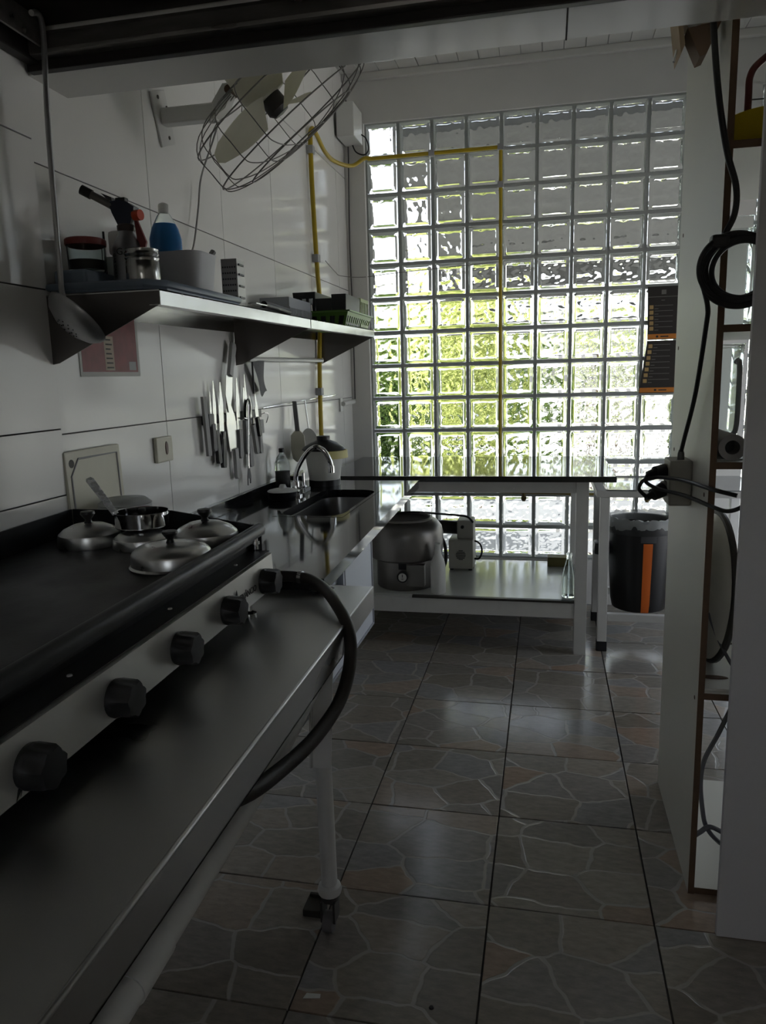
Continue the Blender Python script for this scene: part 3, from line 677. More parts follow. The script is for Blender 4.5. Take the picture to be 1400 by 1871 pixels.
tag(ob('pot_cable', G().tube([(-.93, 4.01, SZ+.400), (-.86, 4.07, SZ+.405), (-.74, 4.18, SZ+.395), (-.62, 4.33, SZ+.36), (-.52, 4.42, SZ+.335), (-.46, 4.43, SZ+.325), (-.425, 4.43, SZ+.29)], .0065, 8), cable_m), 'black cable lying over the grey pot to the machine', 'cable')
tag(ob('lead_cable', G().tube([(-.62, 4.34, SZ+.24), (-.585, 4.33, SZ+.17), (-.575, 4.30, SZ+.09), (-.592, 4.27, SZ+.035), (-.605, 4.24, SZ+.010)], .011, 8), cable_m), 'thick black lead hanging in front of the beige machine', 'cable')
gb = tag(ob('glass_bottle', G().lathe([(0, 0), (.033, 0), (.036, .004), (.036, .09), (.030, .14), (.016, .195), (.0135, .215), (.016, .22), (.016, .236), (.0115, .236), (.0115, .20), (.026, .14), (.032, .09), (.032, .010), (0, .010)], (.123, 3.925, SZ), 28), clear_m), 'empty clear glass bottle at the right end of the lower shelf', 'bottle')
tb = thing('tape_box', 'small olive box lying at the back of the lower shelf', 'box', (.075, 4.58, SZ))
ob('box_body', G().bb((.018, 4.545, SZ), (.132, 4.63, SZ+.058), .003), tape_m, tb); ob('box_side', G().bb((.014, 4.548, SZ+.002), (.0178, 4.627, SZ+.056)), wood_m, tb)

# ================================================================== steel stand with the black bin
st = thing('steel_stand', 'white square tube stand with black rubber feet beside the granite table', 'stand', (.6, 4.2, 0))
sx0, sx1, sy0, sy1 = .272, 1.05, 3.912, 4.46
for x, y in ((sx0, sy0), (sx0, sy1-.045), (sx1-.045, sy0), (sx1-.045, sy1-.045)):
    l = ob('leg', G().bb((x, y, .03), (x+.048, y+.045, .822), .004), wpaintm, st)
    ob('rubber_foot', G().bb((x-.003, y-.003, 0), (x+.051, y+.048, .055), .005), bplast_m, l)
ob('top_rail', G().bb((sx0, sy0, .822), (sx1, sy0+.045, .855), .004), wpaintm, st)
ob('top_rail', G().bb((sx0, sy1-.045, .822), (sx1, sy1, .855), .004), wpaintm, st)
ob('side_rail', G().bb((sx0-.02, sy0, .822), (sx0+.03, sy1, .857), .004), wpaintm, st)
ob('lower_rail', G().bb((sx0+.048, sy0+.004, .165), (sx1-.048, sy0+.040, .205), .004), wpaintm, st)
ob('lower_rail', G().bb((sx0+.048, sy1-.040, .165), (sx1-.048, sy1-.004, .205), .004), wpaintm, st)
ob('stand_top', G().bb((sx0+.03, sy0+.005, .855), (sx1, sy1, .861), .001), mat('stand_glass_top', (.16, .165, .16), .06, spec=.9), st)
bn = thing('waste_bin', 'tall black waste bin with orange stripe and clear liner', 'bin', (.505, 4.19, .165))
bc = V((.505, 4.185, .1655))
ob('bin_body', G().lathe([(0, 0), (.115, 0), (.140, .012), (.150, .06), (.172, .42), (.172, .455), (.168, .455), (.145, .06), (0, .02)], bc, 40), bplast_m, bn)
ob('bin_rim', G().lathe([(.168, .435), (.183, .436), (.187, .455), (.183, .495), (.172, .50), (.160, .497), (.160, .45)], bc, 40), mat('rim_dark', (.03, .03, .032), .4), bn)
def wrap(ang0, ang1, prof, off, n=8):
    g = G(); V_ = [[g.bm.verts.new(bc+V(((r+off)*math.sin(a), -(r+off)*math.cos(a), z))) for (r, z) in prof] for a in [ang0+(ang1-ang0)*i/n for i in range(n+1)]]
    for A, B in zip(V_, V_[1:]):
        for i in range(len(A)-1): g.bm.faces.new((A[i], B[i], B[i+1], A[i+1]))
    return g
op = ob('orange_stripe', wrap(-.02, .26, [(.141, .012), (.150, .06), (.161, .24), (.170, .395)], .003), orange_m, bn)
for z in (.12, .20, .28): ob('stripe_rib', wrap(-.02, .26, [(.145+z*.06, z), (.1455+z*.06, z+.006)], .006), orange_m, op)
ob('label_plate', wrap(-.10, .35, [(.171, .40), (.173, .435)], .006), mat('label_grey', (.06, .06, .065), .5), bn)
g = G(); rnd = random.Random(3); A = []; n = 60
for k, (rr, zz) in enumerate(((.186, .465), (.188, .50), (.178, .52), (.160, .515), (.150, .46))):
    A.append([g.bm.verts.new(bc+V(((rr+rnd.uniform(-.004, .004))*math.cos(2*PI*i/n), (rr+rnd.uniform(-.004, .004))*math.sin(2*PI*i/n), zz+rnd.uniform(-.007, .007)))) for i in range(n)])
for a, b in zip(A, A[1:]): g.skin(a, b)
ob('bin_liner', g, mat('liner_film', (.60, .62, .62), .25, alpha=.45), bn)
ob('bin_handle', G().bb(bc+V((-.245, -.05, .30)), bc+V((-.16, .06, .37)), .02), bplast_m, bn)

# ================================================================== wall shelves
def wall_shelf(name, label, ya, yb, za, zb, brk):
    """steel shelf with triangular end plates; za/zb = top height at either end"""
    t = thing(name, label, 'shelf', (-1.07, (ya+yb)/2, za-.17), 'steel wall shelves')
    zf = lambda y: za+(zb-za)*(y-ya)/(yb-ya)
    xf = -.909
    g = G(); g.poly([(WX+.001, ya, za-.003), (xf, ya, za-.003), (xf, yb, zb-.003), (WX+.001, yb, zb-.003)], (0, 0, .003))
    ob('shelf_board', g, shelf_m, t, False)
    g = G(); g.poly([(xf, ya, za-.036), (xf, yb, zb-.036), (xf, yb, zb), (xf, ya, za)], (-.002, 0, 0)); ob('front_lip', g, shelf_m, t, False)
    g = G(); g.poly([(xf-.03, ya, za-.036), (xf-.002, ya, za-.036), (xf-.002, yb, zb-.036), (xf-.03, yb, zb-.036)], (0, 0, .0015)); ob('lip_return', g, shelf_m, t, False)
    g = G(); g.poly([(WX+.001, ya, za-.04), (WX+.001, yb, zb-.04), (WX+.001, yb, zb), (WX+.001, ya, za)], (.0015, 0, 0)); ob('back_lip', g, shelf_m, t, False)
    for y in brk:
        z = zf(y); g = G(); g.poly([(WX+.002, y, z-.003), (xf-.002, y, z-.003), (xf-.002, y, z-.034), (WX+.03, y, z-.166), (WX+.002, y, z-.170)], (0, .002, 0))
        ob('end_plate', g, mat('plate_steel', (.13, .12, .115), .33, .8), t, False)
wall_shelf('wall_shelf', 'longer stainless steel wall shelf nearest the range hood', 1.705, 2.890, 1.676, 1.686, (1.706, 2.885))
wall_shelf('wall_shelf', 'short stainless steel wall shelf at the window end holding the green dish rack', 2.900, 4.020, 1.686, 1.702, (4.015,))
# ---- things on the shelves
z1 = 1.680
tr = thing('serving_tray', 'long blue grey plastic tray along the shelf edge', 'tray', (-1.06, 1.95, z1))
g = G(); pts = [(-1.21, 1.712), (-.955, 1.712), (-.918, 1.76), (-.915, 2.20), (-.95, 2.26), (-1.21, 2.26)]
g.poly([(x, y, z1-.0005) for x, y in pts], (0, 0, .006)); ob('tray_base', g, tray_m, tr, False)
g = G(); g.tube([(x, y, z1+.014) for x, y in pts], .010, 8, closed=True, smooth=False); ob('tray_rim', g, tray_m, tr)
tz = z1+.007
bx = thing('food_box', 'dark grey plastic box under the jar with the red lid', 'box', (-1.13, 1.82, tz))
ob('box_body', G().bb((-1.212, 1.735, tz), (-1.122, 1.915, tz+.052), .008), tray_m, bx); ob('box_label', G().bb((-1.20, 1.733, tz+.004), (-1.15, 1.7348, tz+.018)), white_pl, bx)
jr = thing('plastic_jar', 'round clear jar with dark red lid on the shelf', 'jar', (-1.15, 1.81, tz+.0525))
c = V((-1.164, 1.812, tz+.0525))
ob('jar_body', G().lathe([(0, 0), (.044, 0), (.046, .004), (.048, .075), (.045, .075), (.043, .006), (0, .005)], c, 32), bottle_m, jr)
ob('jar_contents', G().lathe([(0, .0055), (.0425, .0065), (.0435, .030), (0, .031)], c, 32), dark_m, jr)
ob('jar_lid', G().lathe([(.050, .066), (.051, .070), (.051, .080), (.048, .083), (.030, .083), (0, .084)], c, 32), red_m, jr)
gc = thing('gas_torch', 'kitchen blowtorch with blue body and orange knob on a steel gas can', 'blowtorch', (-1.08, 1.88, tz))
c = V((-1.078, 1.868, tz))
cn = ob('gas_can', G().lathe([(0, 0), (.039, 0), (.040, .004), (.040, .112), (.036, .128), (.024, .146), (.020, .155), (.020, .166), (0, .168)], c, 28), mat('can_print', (.30, .30, .31), .3, .7), gc)
M_ = basis((c.x+.014, c.y-.0395, c.z+.102), V((1, .30, 0)).normalized(), (0, 0, 1), V((.30, -1, 0)).normalized())
ob('lettering', text_g('GAS', .024, M_), print_m, cn, False)
M_ = basis((c.x-.0185, c.y-.0365, c.z+.07), (0, 0, -1), V((.9, -.42, 0)).normalized(), V((-.42, -.9, 0)).normalized())
ob('side_lettering', text_g('GAS CART', .013, M_), print_m, cn, False)
ob('collar', G().lathe([(.021, .158), (.023, .162), (.023, .172), (.019, .176), (0, .177)], c, 20), mat('collar_dark', (.05, .03, .03), .4), gc)
d = V((-.80, -.28, .52)).normalized(); h0 = c+V((.004, 0, .205))
g = G(); g.poly([c+V((-.016, -.013, .175)), c+V((.020, -.013, .175)), c+V((.034, -.013, .216)), c+V((.016, -.013, .228)), c+V((-.008, -.013, .236)), c+V((-.038, -.013, .232)), c+V((-.030, -.013, .205))], (0, .026, 0)); ob('torch_body', g, navy_m, gc, True, 50)
ob('nozzle', G().cyl(c+V((-.028, -.002, .222)), c+V((-.100, -.020, .262)), .0105, .0095, 16), mat('nozzle_steel', (.16, .15, .14), .35, .8), gc)
ob('nozzle_tip', G().cyl(c+V((-.082, -.0155, .252)), c+V((-.106, -.0215, .2655)), .0125, n=16), bplast_m, gc)
ob('nozzle_guard', G().poly([c+V((-.030, -.009, .228)), c+V((-.058, -.012, .256)), c+V((-.030, -.009, .244))], (0, .018, 0)), bplast_m, gc)
ob('igniter', G().bb(c+V((-.020, -.010, .232)), c+V((.008, .010, .242)), .003), bplast_m, gc)
ob('gas_knob', G().cyl(c+V((.028, -.002, .196)), c+V((.048, -.006, .196)), .0135, n=14), red2, gc)
ob('trigger_lever', G().poly([c+V((.026, -.003, .186)), c+V((.034, -.003, .186)), c+V((.056, -.003, .130)), c+V((.046, -.003, .095)), c+V((.034, -.003, .10))], (0, .007, 0)), red_m, gc)
hk = tag(ob('measuring_scoop', G().bb((-1.165, 1.915, tz+.110), (-1.120, 1.935, tz+.175), .012), white_pl), 'small white plastic scoop behind the gas torch', 'scoop')
ob('scoop_handle', G().cyl((-1.168, 1.905, tz+.045), (-1.172, 1.912, tz+.172), .003), bplast_m, hk)
ob('scoop_stand', G().bb((-1.18, 1.915, tz), (-1.10, 1.965, tz+.108), .004), cloud_m, hk)
cu = thing('steel_canister', 'small shiny steel canister with ribbed top in front of the torch', 'canister', (-1.0, 1.79, tz))
c = V((-.997, 1.792, tz))
ob('canister_body', G().lathe([(0, 0), (.040, 0), (.042, .003), (.042, .066), (.040, .070), (.043, .075), (.040, .079), (.043, .084), (.040, .088), (.042, .096), (.038, .098), (.037, .06), (0, .05)], c, 36), mat('canister_steel', (.45, .45, .44), .2, 1.), cu, True, 60)
bt = thing('detergent_bottle', 'clear bottle of blue detergent behind the plastic tub', 'bottle', (-1.13, 2.18, tz))
c = V((-1.135, 2.19, tz))
ob('bottle_shell', G().lathe([(0, 0), (.044, 0), (.048, .006), (.048, .195), (.040, .225), (.022, .26), (.014, .272), (0, .273)], c, 28), bottle_m, bt)
ob('detergent', G().lathe([(0, .003), (.0455, .006), (.0465, .196), (.040, .218), (.031, .238), (0, .238)], c, 28), blue_m, bt)
ob('bottle_cap', G().lathe([(.016, .268), (.016, .292), (.014, .296), (.006, .30), (0, .30)], c, 18), white_pl, bt)
tb_ = thing('plastic_tub', 'large square translucent plastic tub on the shelf', 'tub', (-1.05, 2.12, tz))
def rr2(x0, x1, y0, y1, r, z, n=5):
    o = []
    for k, (cx_, cy_) in enumerate(((x1-r, y1-r), (x0+r, y1-r), (x0+r, y0+r), (x1-r, y0+r))):
        for i in range(n+1): a = PI/2*(k+i/n); o.append(V((cx_+r*math.cos(a), cy_+r*math.sin(a), z)))
    return o
g = G(); X = (-1.080, -.940, 1.985, 2.135)
Ls = [rr2(X[0]+.012, X[1]-.012, X[2]+.012, X[3]-.012, .03, tz+.001), rr2(X[0], X[1], X[2], X[3], .035, tz+.118), rr2(X[0]-.003, X[1]+.003, X[2]-.003, X[3]+.003, .036, tz+.124), rr2(X[0]+.002, X[1]-.002, X[2]+.002, X[3]-.002, .034, tz+.124), rr2(X[0]+.014, X[1]-.014, X[2]+.014, X[3]-.014, .03, tz+.004)]
Ls = [[g.bm.verts.new(p) for p in q] for q in Ls]
for a, b in zip(Ls, Ls[1:]): g.skin(a, b)
g.bm.faces.new(Ls[0][::-1]); g.bm.faces.new(Ls[-1]); ob('tub_body', g, tub_m, tb_)
tag(ob('spoon_in_tub', G().cyl((-1.01, 2.03, tz+.006), (-.965, 2.15, tz+.143), .006, .009, 8), hgrey), 'grey spoon handle sticking out of the plastic tub', 'spoon')
gr_ = thing('box_grater', 'four sided steel box grater standing beside the tub', 'grater', (-1.04, 2.42, z1))
c = V((-.985, 2.335, z1+.003))
g = G(); rot = Matrix.Translation(c) @ Matrix.Rotation(.04, 4, 'Z')
g.poly([V((-.026, -.034, 0)), V((.026, -.034, 0)), V((.026, .034, 0)), V((-.026, .034, 0))], (0, 0, .150)).xf(rot)
for v in g.bm.verts: v.co = c + (v.co-c)*(1 - .12*(v.co.z-c.z)/.165)*1.0 if False else v.co
ob('grater_body', g, mat('grater_steel', (.36, .35, .34), .35, .9), gr_, False)
g = G()
for zz in (.04, .075, .11, .14): g.bb((.0262, -.022, zz-.01), (.030, .018, zz-.004))
for r_ in range(7):
    for q in range(6): g.bb((-.022+q*.0078, -.0365, .014+r_*.018), (-.0175+q*.0078, -.0342, .019+r_*.018))
ob('grater_teeth', g.xf(rot), mat('tooth_dark', (.07, .07, .07), .4, .6), gr_, False)['kind'] = 'stuff'
kt_ = thing('kitchen_tool', 'black handled tool lying near the shelf edge', 'tool', (-.96, 2.55, z1))
ob('tool_blade', G().box((-.940, 2.42, z1+.022), (.03, .10, .004), .001, Matrix.Identity(4)), blade_m, kt_)
ob('tool_handle', G().tube([(-.938, 2.47, z1+.026), (-.935, 2.56, z1+.024), (-.930, 2.70, z1+.018)], .012, 10), bplast_m, kt_)
bk = thing('grey_basket', 'light grey plastic basket with slotted front behind the dish rack', 'basket', (-1.1, 3.25, 1.687))
c = V((-1.10, 3.03, 1.6885)); g = G()
g.poly([(-1.19, 3.11, c.z), (-1.07, 3.11, c.z), (-1.07, 3.39, c.z), (-1.19, 3.39, c.z)], (0, 0, .003))
for (a, b) in (((-1.195, 3.10), (-1.065, 3.10)), ((-1.065, 3.10), (-1.065, 3.40)), ((-1.065, 3.40), (-1.195, 3.40)), ((-1.195, 3.40), (-1.195, 3.10))):
    a, b = V((*a, c.z)), V((*b, c.z)); dd = (b-a).normalized(); ln = (b-a).length; nn = V((-dd.y, dd.x, 0))*.002
    g.poly([a, b, b+V((0, 0, .038)), a+V((0, 0, .038))], nn); g.poly([a+V((0, 0, .066)), b+V((0, 0, .066)), b+V((0, 0, .108)), a+V((0, 0, .108))], nn)
    k = int(ln/.018)
    for i in range(k+1):
        p = a+dd*(ln*i/k); w = dd*.0045; g.poly([p-w+V((0, 0, .036)), p+w+V((0, 0, .036)), p+w+V((0, 0, .068)), p-w+V((0, 0, .068))], nn)
ob('basket_body', g, mat('basket_grey', (.36, .38, .41), .4), bk, False)
dr = thing('dish_rack', 'green plastic dish rack with black cutlery trays on the shelf', 'dish rack', (-1.05, 3.69, 1.69))
zr = 1.6935
def open_box(x0, x1, y0, y1, z0, z1_, fl, th=.003, slots=0, slotr=(.2, .8)):
    """tapered open tray; walls slotted where asked"""
    g = G(); g.poly([(x0+fl, y0+fl, z0), (x1-fl, y0+fl, z0), (x1-fl, y1-fl, z0), (x0+fl, y1-fl, z0)], (0, 0, th))
    B = [V((x0+fl, y0+fl, z0)), V((x1-fl, y0+fl, z0)), V((x1-fl, y1-fl, z0)), V((x0+fl, y1-fl, z0))]
    Tt = [V((x0, y0, z1_)), V((x1, y0, z1_)), V((x1, y1, z1_)), V((x0, y1, z1_))]
    for i in range(4):
        a, b, c_, d_ = B[i], B[(i+1) % 4], Tt[(i+1) % 4], Tt[i]; n_ = (b-a).cross(d_-a).normalized()*th
        L_ = lambda u, v: (a*(1-u)+b*u)*(1-v)+(d_*(1-u)+c_*u)*v
        if not slots: g.poly([a, b, c_, d_], n_); continue
        s0, s1 = slotr; g.poly([L_(0, 0), L_(1, 0), L_(1, s0), L_(0, s0)], n_); g.poly([L_(0, s1), L_(1, s1), L_(1, 1), L_(0, 1)], n_)
        k = max(3, int((b-a).length/slots))
        for q in range(k+1):
            u0 = max(0, q/k-.22/k); u1 = min(1, q/k+.22/k); g.poly([L_(u0, s0), L_(u1, s0), L_(u1, s1), L_(u0, s1)], n_)
    return g
ob('rack_tray', open_box(-1.185, -.905, 3.45, 3.93, zr, zr+.066, .022, slots=.035, slotr=(.12, .72)), green_m, dr, False)
g = G()
g.bb((-1.200, 3.435, zr+.064), (-.890, 3.462, zr+.070)); g.bb((-1.200, 3.92, zr+.064), (-.890, 3.945, zr+.070)); g.bb((-1.200, 3.435, zr+.064), (-1.178, 3.945, zr+.070)); g.bb((-.912, 3.435, zr+.064), (-.890, 3.945, zr+.070))
ob('rack_rim', g, green_m, dr, False)
ob('cutlery_tray', open_box(-1.170, -1.065, 3.47, 3.90, zr+.010, zr+.160, .012, slots=.040, slotr=(.35, .80)), bplast_m, dr, False)
ob('cutlery_tray', open_box(-1.060, -.985, 3.47, 3.90, zr+.010, zr+.128, .004), bplast_m, dr, False)
ob('cutlery_tray', open_box(-.982, -.918, 3.47, 3.74, zr+.010, zr+.145, .004), bplast_m, dr, False)
ob('end_basket', open_box(-.984, -.916, 3.75, 3.915, zr+.010, zr+.150, .004, slots=.028, slotr=(.1, .88)), mat('pale_green', (.30, .38, .16), .4), dr, False)

# ================================================================== things on the left wall
po = thing('wall_poster', 'white bordered poster with red photograph under the wall shelf', 'poster', (WX+.002, 1.99, 1.47))
ob('sheet', G().bb((WX+.0005, 1.835, 1.477), (WX+.0022, 2.142, 1.66)), paper_m, po); ob('print', G().bb((WX+.0022, 1.845, 1.490), (WX+.0027, 2.128, 1.655)), redprint, po)
ob('print_band', G().bb((WX+.0027, 1.955, 1.494), (WX+.003, 2.002, 1.59)), cream_print, po); ob('print_corner', G().bb((WX+.0027, 2.08, 1.495), (WX+.003, 2.118, 1.52)), grey_pl, po)
g = G()
for i in range(7): g.bb((WX+.003, 1.962, 1.50+i*.013), (WX+.0032, 1.962+random.uniform(.022, .036), 1.504+i*.013))
ob('print_lines', g, print_m, po, False)
ou = thing('wall_switch', 'cream wall switch plate above the griddle', 'switch', (WX, 2.24, 1.2))
ob('switch_plate', G().bb((WX+.0005, 2.186, 1.200), (WX+.014, 2.290, 1.282), .005), cream_m, ou); ob('rocker', G().lathe([(0, 0), (.013, 0), (.012, .003), (0, .004)], (0, 0, 0), 20, Matrix.Translation((WX+.014, 2.246, 1.245)) @ Matrix.Rotation(PI/2, 4, 'Y') @ Matrix.Diagonal((1.7, .62, 1, 1))), mat('rocker_brown', (.20, .15, .12), .5), ou)
mb = tag(ob('magnet_rail', G().bb((WX+.001, 2.54, 1.298), (WX+.016, 3.10, 1.330), .003), bplast_m), 'black magnetic knife rail holding the knives', 'knife rail')
def knife(tip, jn, end, bw, hw, hm, label, name='kitchen_knife', x=WX+.0175, both=False):
    t = thing(name, label, 'knife', (x, jn[0], min(end[1], tip[1])), 'knives on the magnetic rail')
    a, b, e = V((x, *tip)), V((x, *jn)), V((x, *end)); d = (a-b).normalized(); s = d.cross(V((1, 0, 0))).normalized()
    g = G(); g.poly([b-s*bw*.5, b+s*bw*.5, b+s*bw*.55+(a-b)*.55, a+s*bw*.05, a-s*bw*.15, b-s*bw*.5+(a-b)*.5], (.0018, 0, 0)); ob('blade', g, blade_m, t, False)
    d2 = (e-b).normalized(); s2 = d2.cross(V((1, 0, 0))).normalized()
    g = G(); g.poly([b-s2*hw*.45, b+s2*hw*.45, b+s2*hw*.40+(e-b)*.3, e+s2*hw*.55-d2*.012, e+s2*hw*.30, e-s2*hw*.40, e-s2*hw*.5-d2*.012, b-s2*hw*.42+(e-b)*.35], (.014, 0, 0))
    g.xf(Matrix.Translation((-.003, 0, 0))); ob('handle', g, hm, t, True, 50); return t
lightg = mat('handle_light', (.40, .40, .385), .5); darkg = mat('handle_dark', (.13, .13, .13), .5)
knife((2.587, 1.418), (2.588, 1.300), (2.592, 1.200), .012, .030, darkg, 'thin knife with dark grey handle left of the rail')
knife((2.622, 1.457), (2.616, 1.274), (2.628, 1.150), .026, .028, bplast_m, 'dark bladed knife with black handle at the left')
knife((2.684, 1.452), (2.676, 1.267), (2.664, 1.128), .034, .030, bplast_m, 'long bright knife with black handle left of centre')
knife((2.742, 1.335), (2.766, 1.476), (2.815, 1.600), .060, .036, lightg, 'broad knife hanging with its handle upward', x=WX+.021)
knife((2.742, 1.400), (2.782, 1.190), (2.792, 1.070), .085, .034, lightg, 'wide cleaver with the lowest grey handle')
knife((2.842, 1.467), (2.836, 1.262), (2.835, 1.146), .034, .034, hgrey, 'chef knife with grey handle right of the cleaver')
knife((2.893, 1.428), (2.888, 1.296), (2.884, 1.158), .030, .030, hgrey, 'leaf shaped knife with grey handle at centre right', x=WX+.024)
knife((2.920, 1.480), (2.926, 1.232), (2.934, 1.100), .026, .034, hgrey, 'tall narrow knife with low grey handle', x=WX+.019)
knife((2.968, 1.392), (2.980, 1.272), (3.014, 1.148), .022, .030, hgrey, 'small knife with slanting grey handle')
knife((3.027, 1.407), (3.052, 1.257), (3.053, 1.144), .026, .028, lightg, 'rightmost knife with short light handle')
knife((3.000, 1.345), (3.010, 1.300), (3.030, 1.220), .014, .022, bplast_m, 'short black handled paring knife near the right', x=WX+.026)
st_ = thing('sharpening_steel', 'plain grey flat bar hanging leftmost on the knife rail', 'sharpener', (WX+.02, 2.53, 1.187), 'knives on the magnetic rail')
g = G(); g.poly([(WX+.018, 2.511, 1.402), (WX+.018, 2.539, 1.402), (WX+.018, 2.557, 1.187), (WX+.018, 2.527, 1.187)], (.010, 0, 0)); ob('bar', g, hgrey, st_, False)
ob('bar_grip', G().bb((WX+.0165, 2.556, 1.290), (WX+.026, 2.600, 1.338), .004), bplast_m, st_)
sc_ = thing('kitchen_scissors', 'steel scissors with dark looped handles on the knife rail', 'scissors', (WX+.03, 2.65, 1.172), 'knives on the magnetic rail')
g = G(); g.poly([(WX+.020, 2.650, 1.418), (WX+.020, 2.664, 1.26), (WX+.020, 2.644, 1.26)], (.003, 0, 0)); ob('blades', g, blade_m, sc_, False)
for yy in (2.636, 2.672): ob('finger_loop', G().tube([(WX+.024, yy+.014*math.cos(a), 1.222+.042*math.sin(a)) for a in [2*PI*i/14 for i in range(14)]], .0045, 6, closed=True, smooth=False), bplast_m, sc_)
rg = thing('can_opener', 'metal opener with round loop handle on the knife rail', 'opener', (WX+.03, 2.91, 1.30), 'knives on the magnetic rail')
ob('loop', G().tube([(WX+.030, 2.912+.026*math.cos(a)+.010*math.sin(a), 1.338+.042*math.sin(a)) for a in [2*PI*i/18 for i in range(18)]], .004, 6, closed=True, smooth=False), bplast_m, rg); ob('stem', G().cyl((WX+.030, 2.90, 1.30), (WX+.030, 2.865, 1.306), .004), chrome_m, rg)
fk = thing('carving_fork', 'long thin steel fork hanging with its prongs down', 'fork', (WX+.034, 2.88, 1.03), 'knives on the magnetic rail')
ob('fork_stem', G().tube([(WX+.033, 2.914, 1.36), (WX+.033, 2.89, 1.20), (WX+.033, 2.880, 1.10)], .0035, 8), blade_m, fk)
g = G(); g.poly([(WX+.032, 2.876, 1.108), (WX+.032, 2.886, 1.108), (WX+.032, 2.898, 1.066), (WX+.032, 2.893, 1.036), (WX+.032, 2.887, 1.036), (WX+.032, 2.886, 1.058), (WX+.032, 2.869, 1.058), (WX+.032, 2.866, 1.030), (WX+.032, 2.860, 1.032), (WX+.032, 2.862, 1.066)], (.003, 0, 0)); ob('fork_head', g, darkg, fk, False)
wk = thing('wall_hook', 'small clear hook rack at the right end of the knives', 'hook', (WX+.01, 3.12, 1.23))
ob('hook_plate', G().bb((WX+.001, 3.095, 1.225), (WX+.010, 3.140, 1.285), .004), cloud_m, wk); ob('hook_wire', G().tube([(WX+.010, 3.09, 1.305), (WX+.03, 3.105, 1.315), (WX+.035, 3.13, 1.305), (WX+.02, 3.14, 1.27)], .002, 6), chrome_m, wk)
rd = tag(ob('towel_rod', G().cyl((WX+.030, 2.950, 1.5405), (WX+.030, 4.000, 1.552), .0105, n=14).bb((WX+.0005, 3.985, 1.538), (WX+.036, 4.0, 1.566)), mat('rod_white', (.55, .55, .52), .35)), 'white towel rod under the short shelf', 'rod')
nt_ = thing('net_cloth', 'grey net cloth hanging from the towel rod', 'cloth', (WX+.03, 3.06, 1.38))
g = G(); P0 = [[V((WX+.030+.012*math.sin(3*v+2*u), 2.985+.115*u+.055*v*v+.02*v, 1.536-.140*v-.012*math.sin(5*u)*v)) for u in [i/8 for i in range(9)]] for v in [j/8 for j in range(9)]]
vv = [[g.bm.verts.new(p) for p in q] for q in P0]
for i in range(8):
    for j in range(8): g.bm.faces.new((vv[i][j], vv[i][j+1], vv[i+1][j+1], vv[i+1][j]))
ob('cloth', g, mesh_cloth, nt_); ob('tie', G().cyl((WX+.030, 2.99, 1.552), (WX+.032, 2.985, 1.40), .004), bplast_m, nt_)
wr = tag(ob('hanging_rod', G().tube([(WX+.012, 3.13, 1.334), (WX+.013, 3.6, 1.345), (WX+.012, 4.35, 1.358)], .0022, 6), chrome_m), 'thin metal rod on the wall where the spatulas hang', 'rod')
t = thing('spatula', 'cream spatula with dark handle hanging edge out from the wall', 'spatula', (WX+.04, 3.50, 1.06))
ob('handle', G().poly([(WX+.020, 3.50, 1.350), (WX+.040, 3.50, 1.350), (WX+.052, 3.495, 1.205), (WX+.030, 3.495, 1.205)], (0, .008, 0)), darkg, t, False)
ob('paddle', G().poly([(WX+.030, 3.496, 1.210), (WX+.052, 3.496, 1.210), (WX+.074, 3.496, 1.185), (WX+.078, 3.496, 1.12), (WX+.068, 3.496, 1.07), (WX+.050, 3.496, 1.055), (WX+.030, 3.496, 1.055), (WX+.012, 3.496, 1.07), (WX+.003, 3.496, 1.12), (WX+.006, 3.496, 1.185)], (0, .005, 0)), cream_m, t, False)
sk_ = thing('steel_skimmer', 'round white skimmer hanging behind the cream spatula', 'skimmer', (WX+.05, 3.70, 1.05))
ob('skimmer_plate', G().lathe([(0, 0), (.030, .002), (.044, .010), (.046, .012), (.030, .006), (0, .004)], (0, 0, 0), 28, Matrix.Translation((WX+.052, 3.66, 1.130)) @ Matrix.Rotation(PI/2+.15, 4, 'X') @ Matrix.Diagonal((1, 1.8, 1, 1))), white_pl, sk_)
ob('skimmer_handle', G().cyl((WX+.045, 3.665, 1.20), (WX+.028, 3.67, 1.348), .004), blade_m, sk_)
tp = thing('wall_tap', 'small white tap on the tiled wall beside the pillar', 'tap', (WX, 4.46, 1.26))
ob('tap_plate', G().bb((WX+.0005, 4.415, 1.255), (WX+.012, 4.465, 1.335), .003), white_pl, tp); ob('tap_pipe', G().cyl((WX+.022, 4.43, 1.30), (WX+.022, 4.69, 1.305), .014, n=12).cyl((WX+.012, 4.44, 1.30), (WX+.03, 4.44, 1.30), .008), white_pl, tp)
def clip(p, ax, r=.016):
    return G().bb(V(p)-V((.02, .02, .02))+V(ax)*0, V(p)+V((.02, .02, .02)), .005)
yp = thing('yellow_gas_pipe', 'yellow gas pipe with grey clips running down the wall and across the blocks', 'pipe', (WX+.02, 3.98, 1.2))
px0 = WX+.020
ob('pipe_run', G().tube([(px0, 3.960, .97), (px0, 3.965, 1.30), (px0, 3.99, 1.60), (px0, 4.035, 1.83), (px0, 4.01, 2.03), (px0, 3.99, 2.25), (px0, 3.975, 2.50), (px0, 3.98, 2.70)], .0125, 12), yellow_m, yp)
ob('pipe_run', G().tube([(px0, 3.98, 2.70), (px0, 4.02, 2.735), (px0, 4.10, 2.725), (px0, 4.25, 2.68), (px0+.005, 4.45, 2.68), (px0+.05, 4.65, 2.705), (-1.10, 4.715, 2.757), (-1.06, WY-.022, 2.757)], .0115, 12), yellow_m, yp)
ob('pipe_run', G().cyl((-1.08, WY-.018, 2.757), (-.283, WY-.018, 2.757), .0115, n=12), yellow_m, yp)
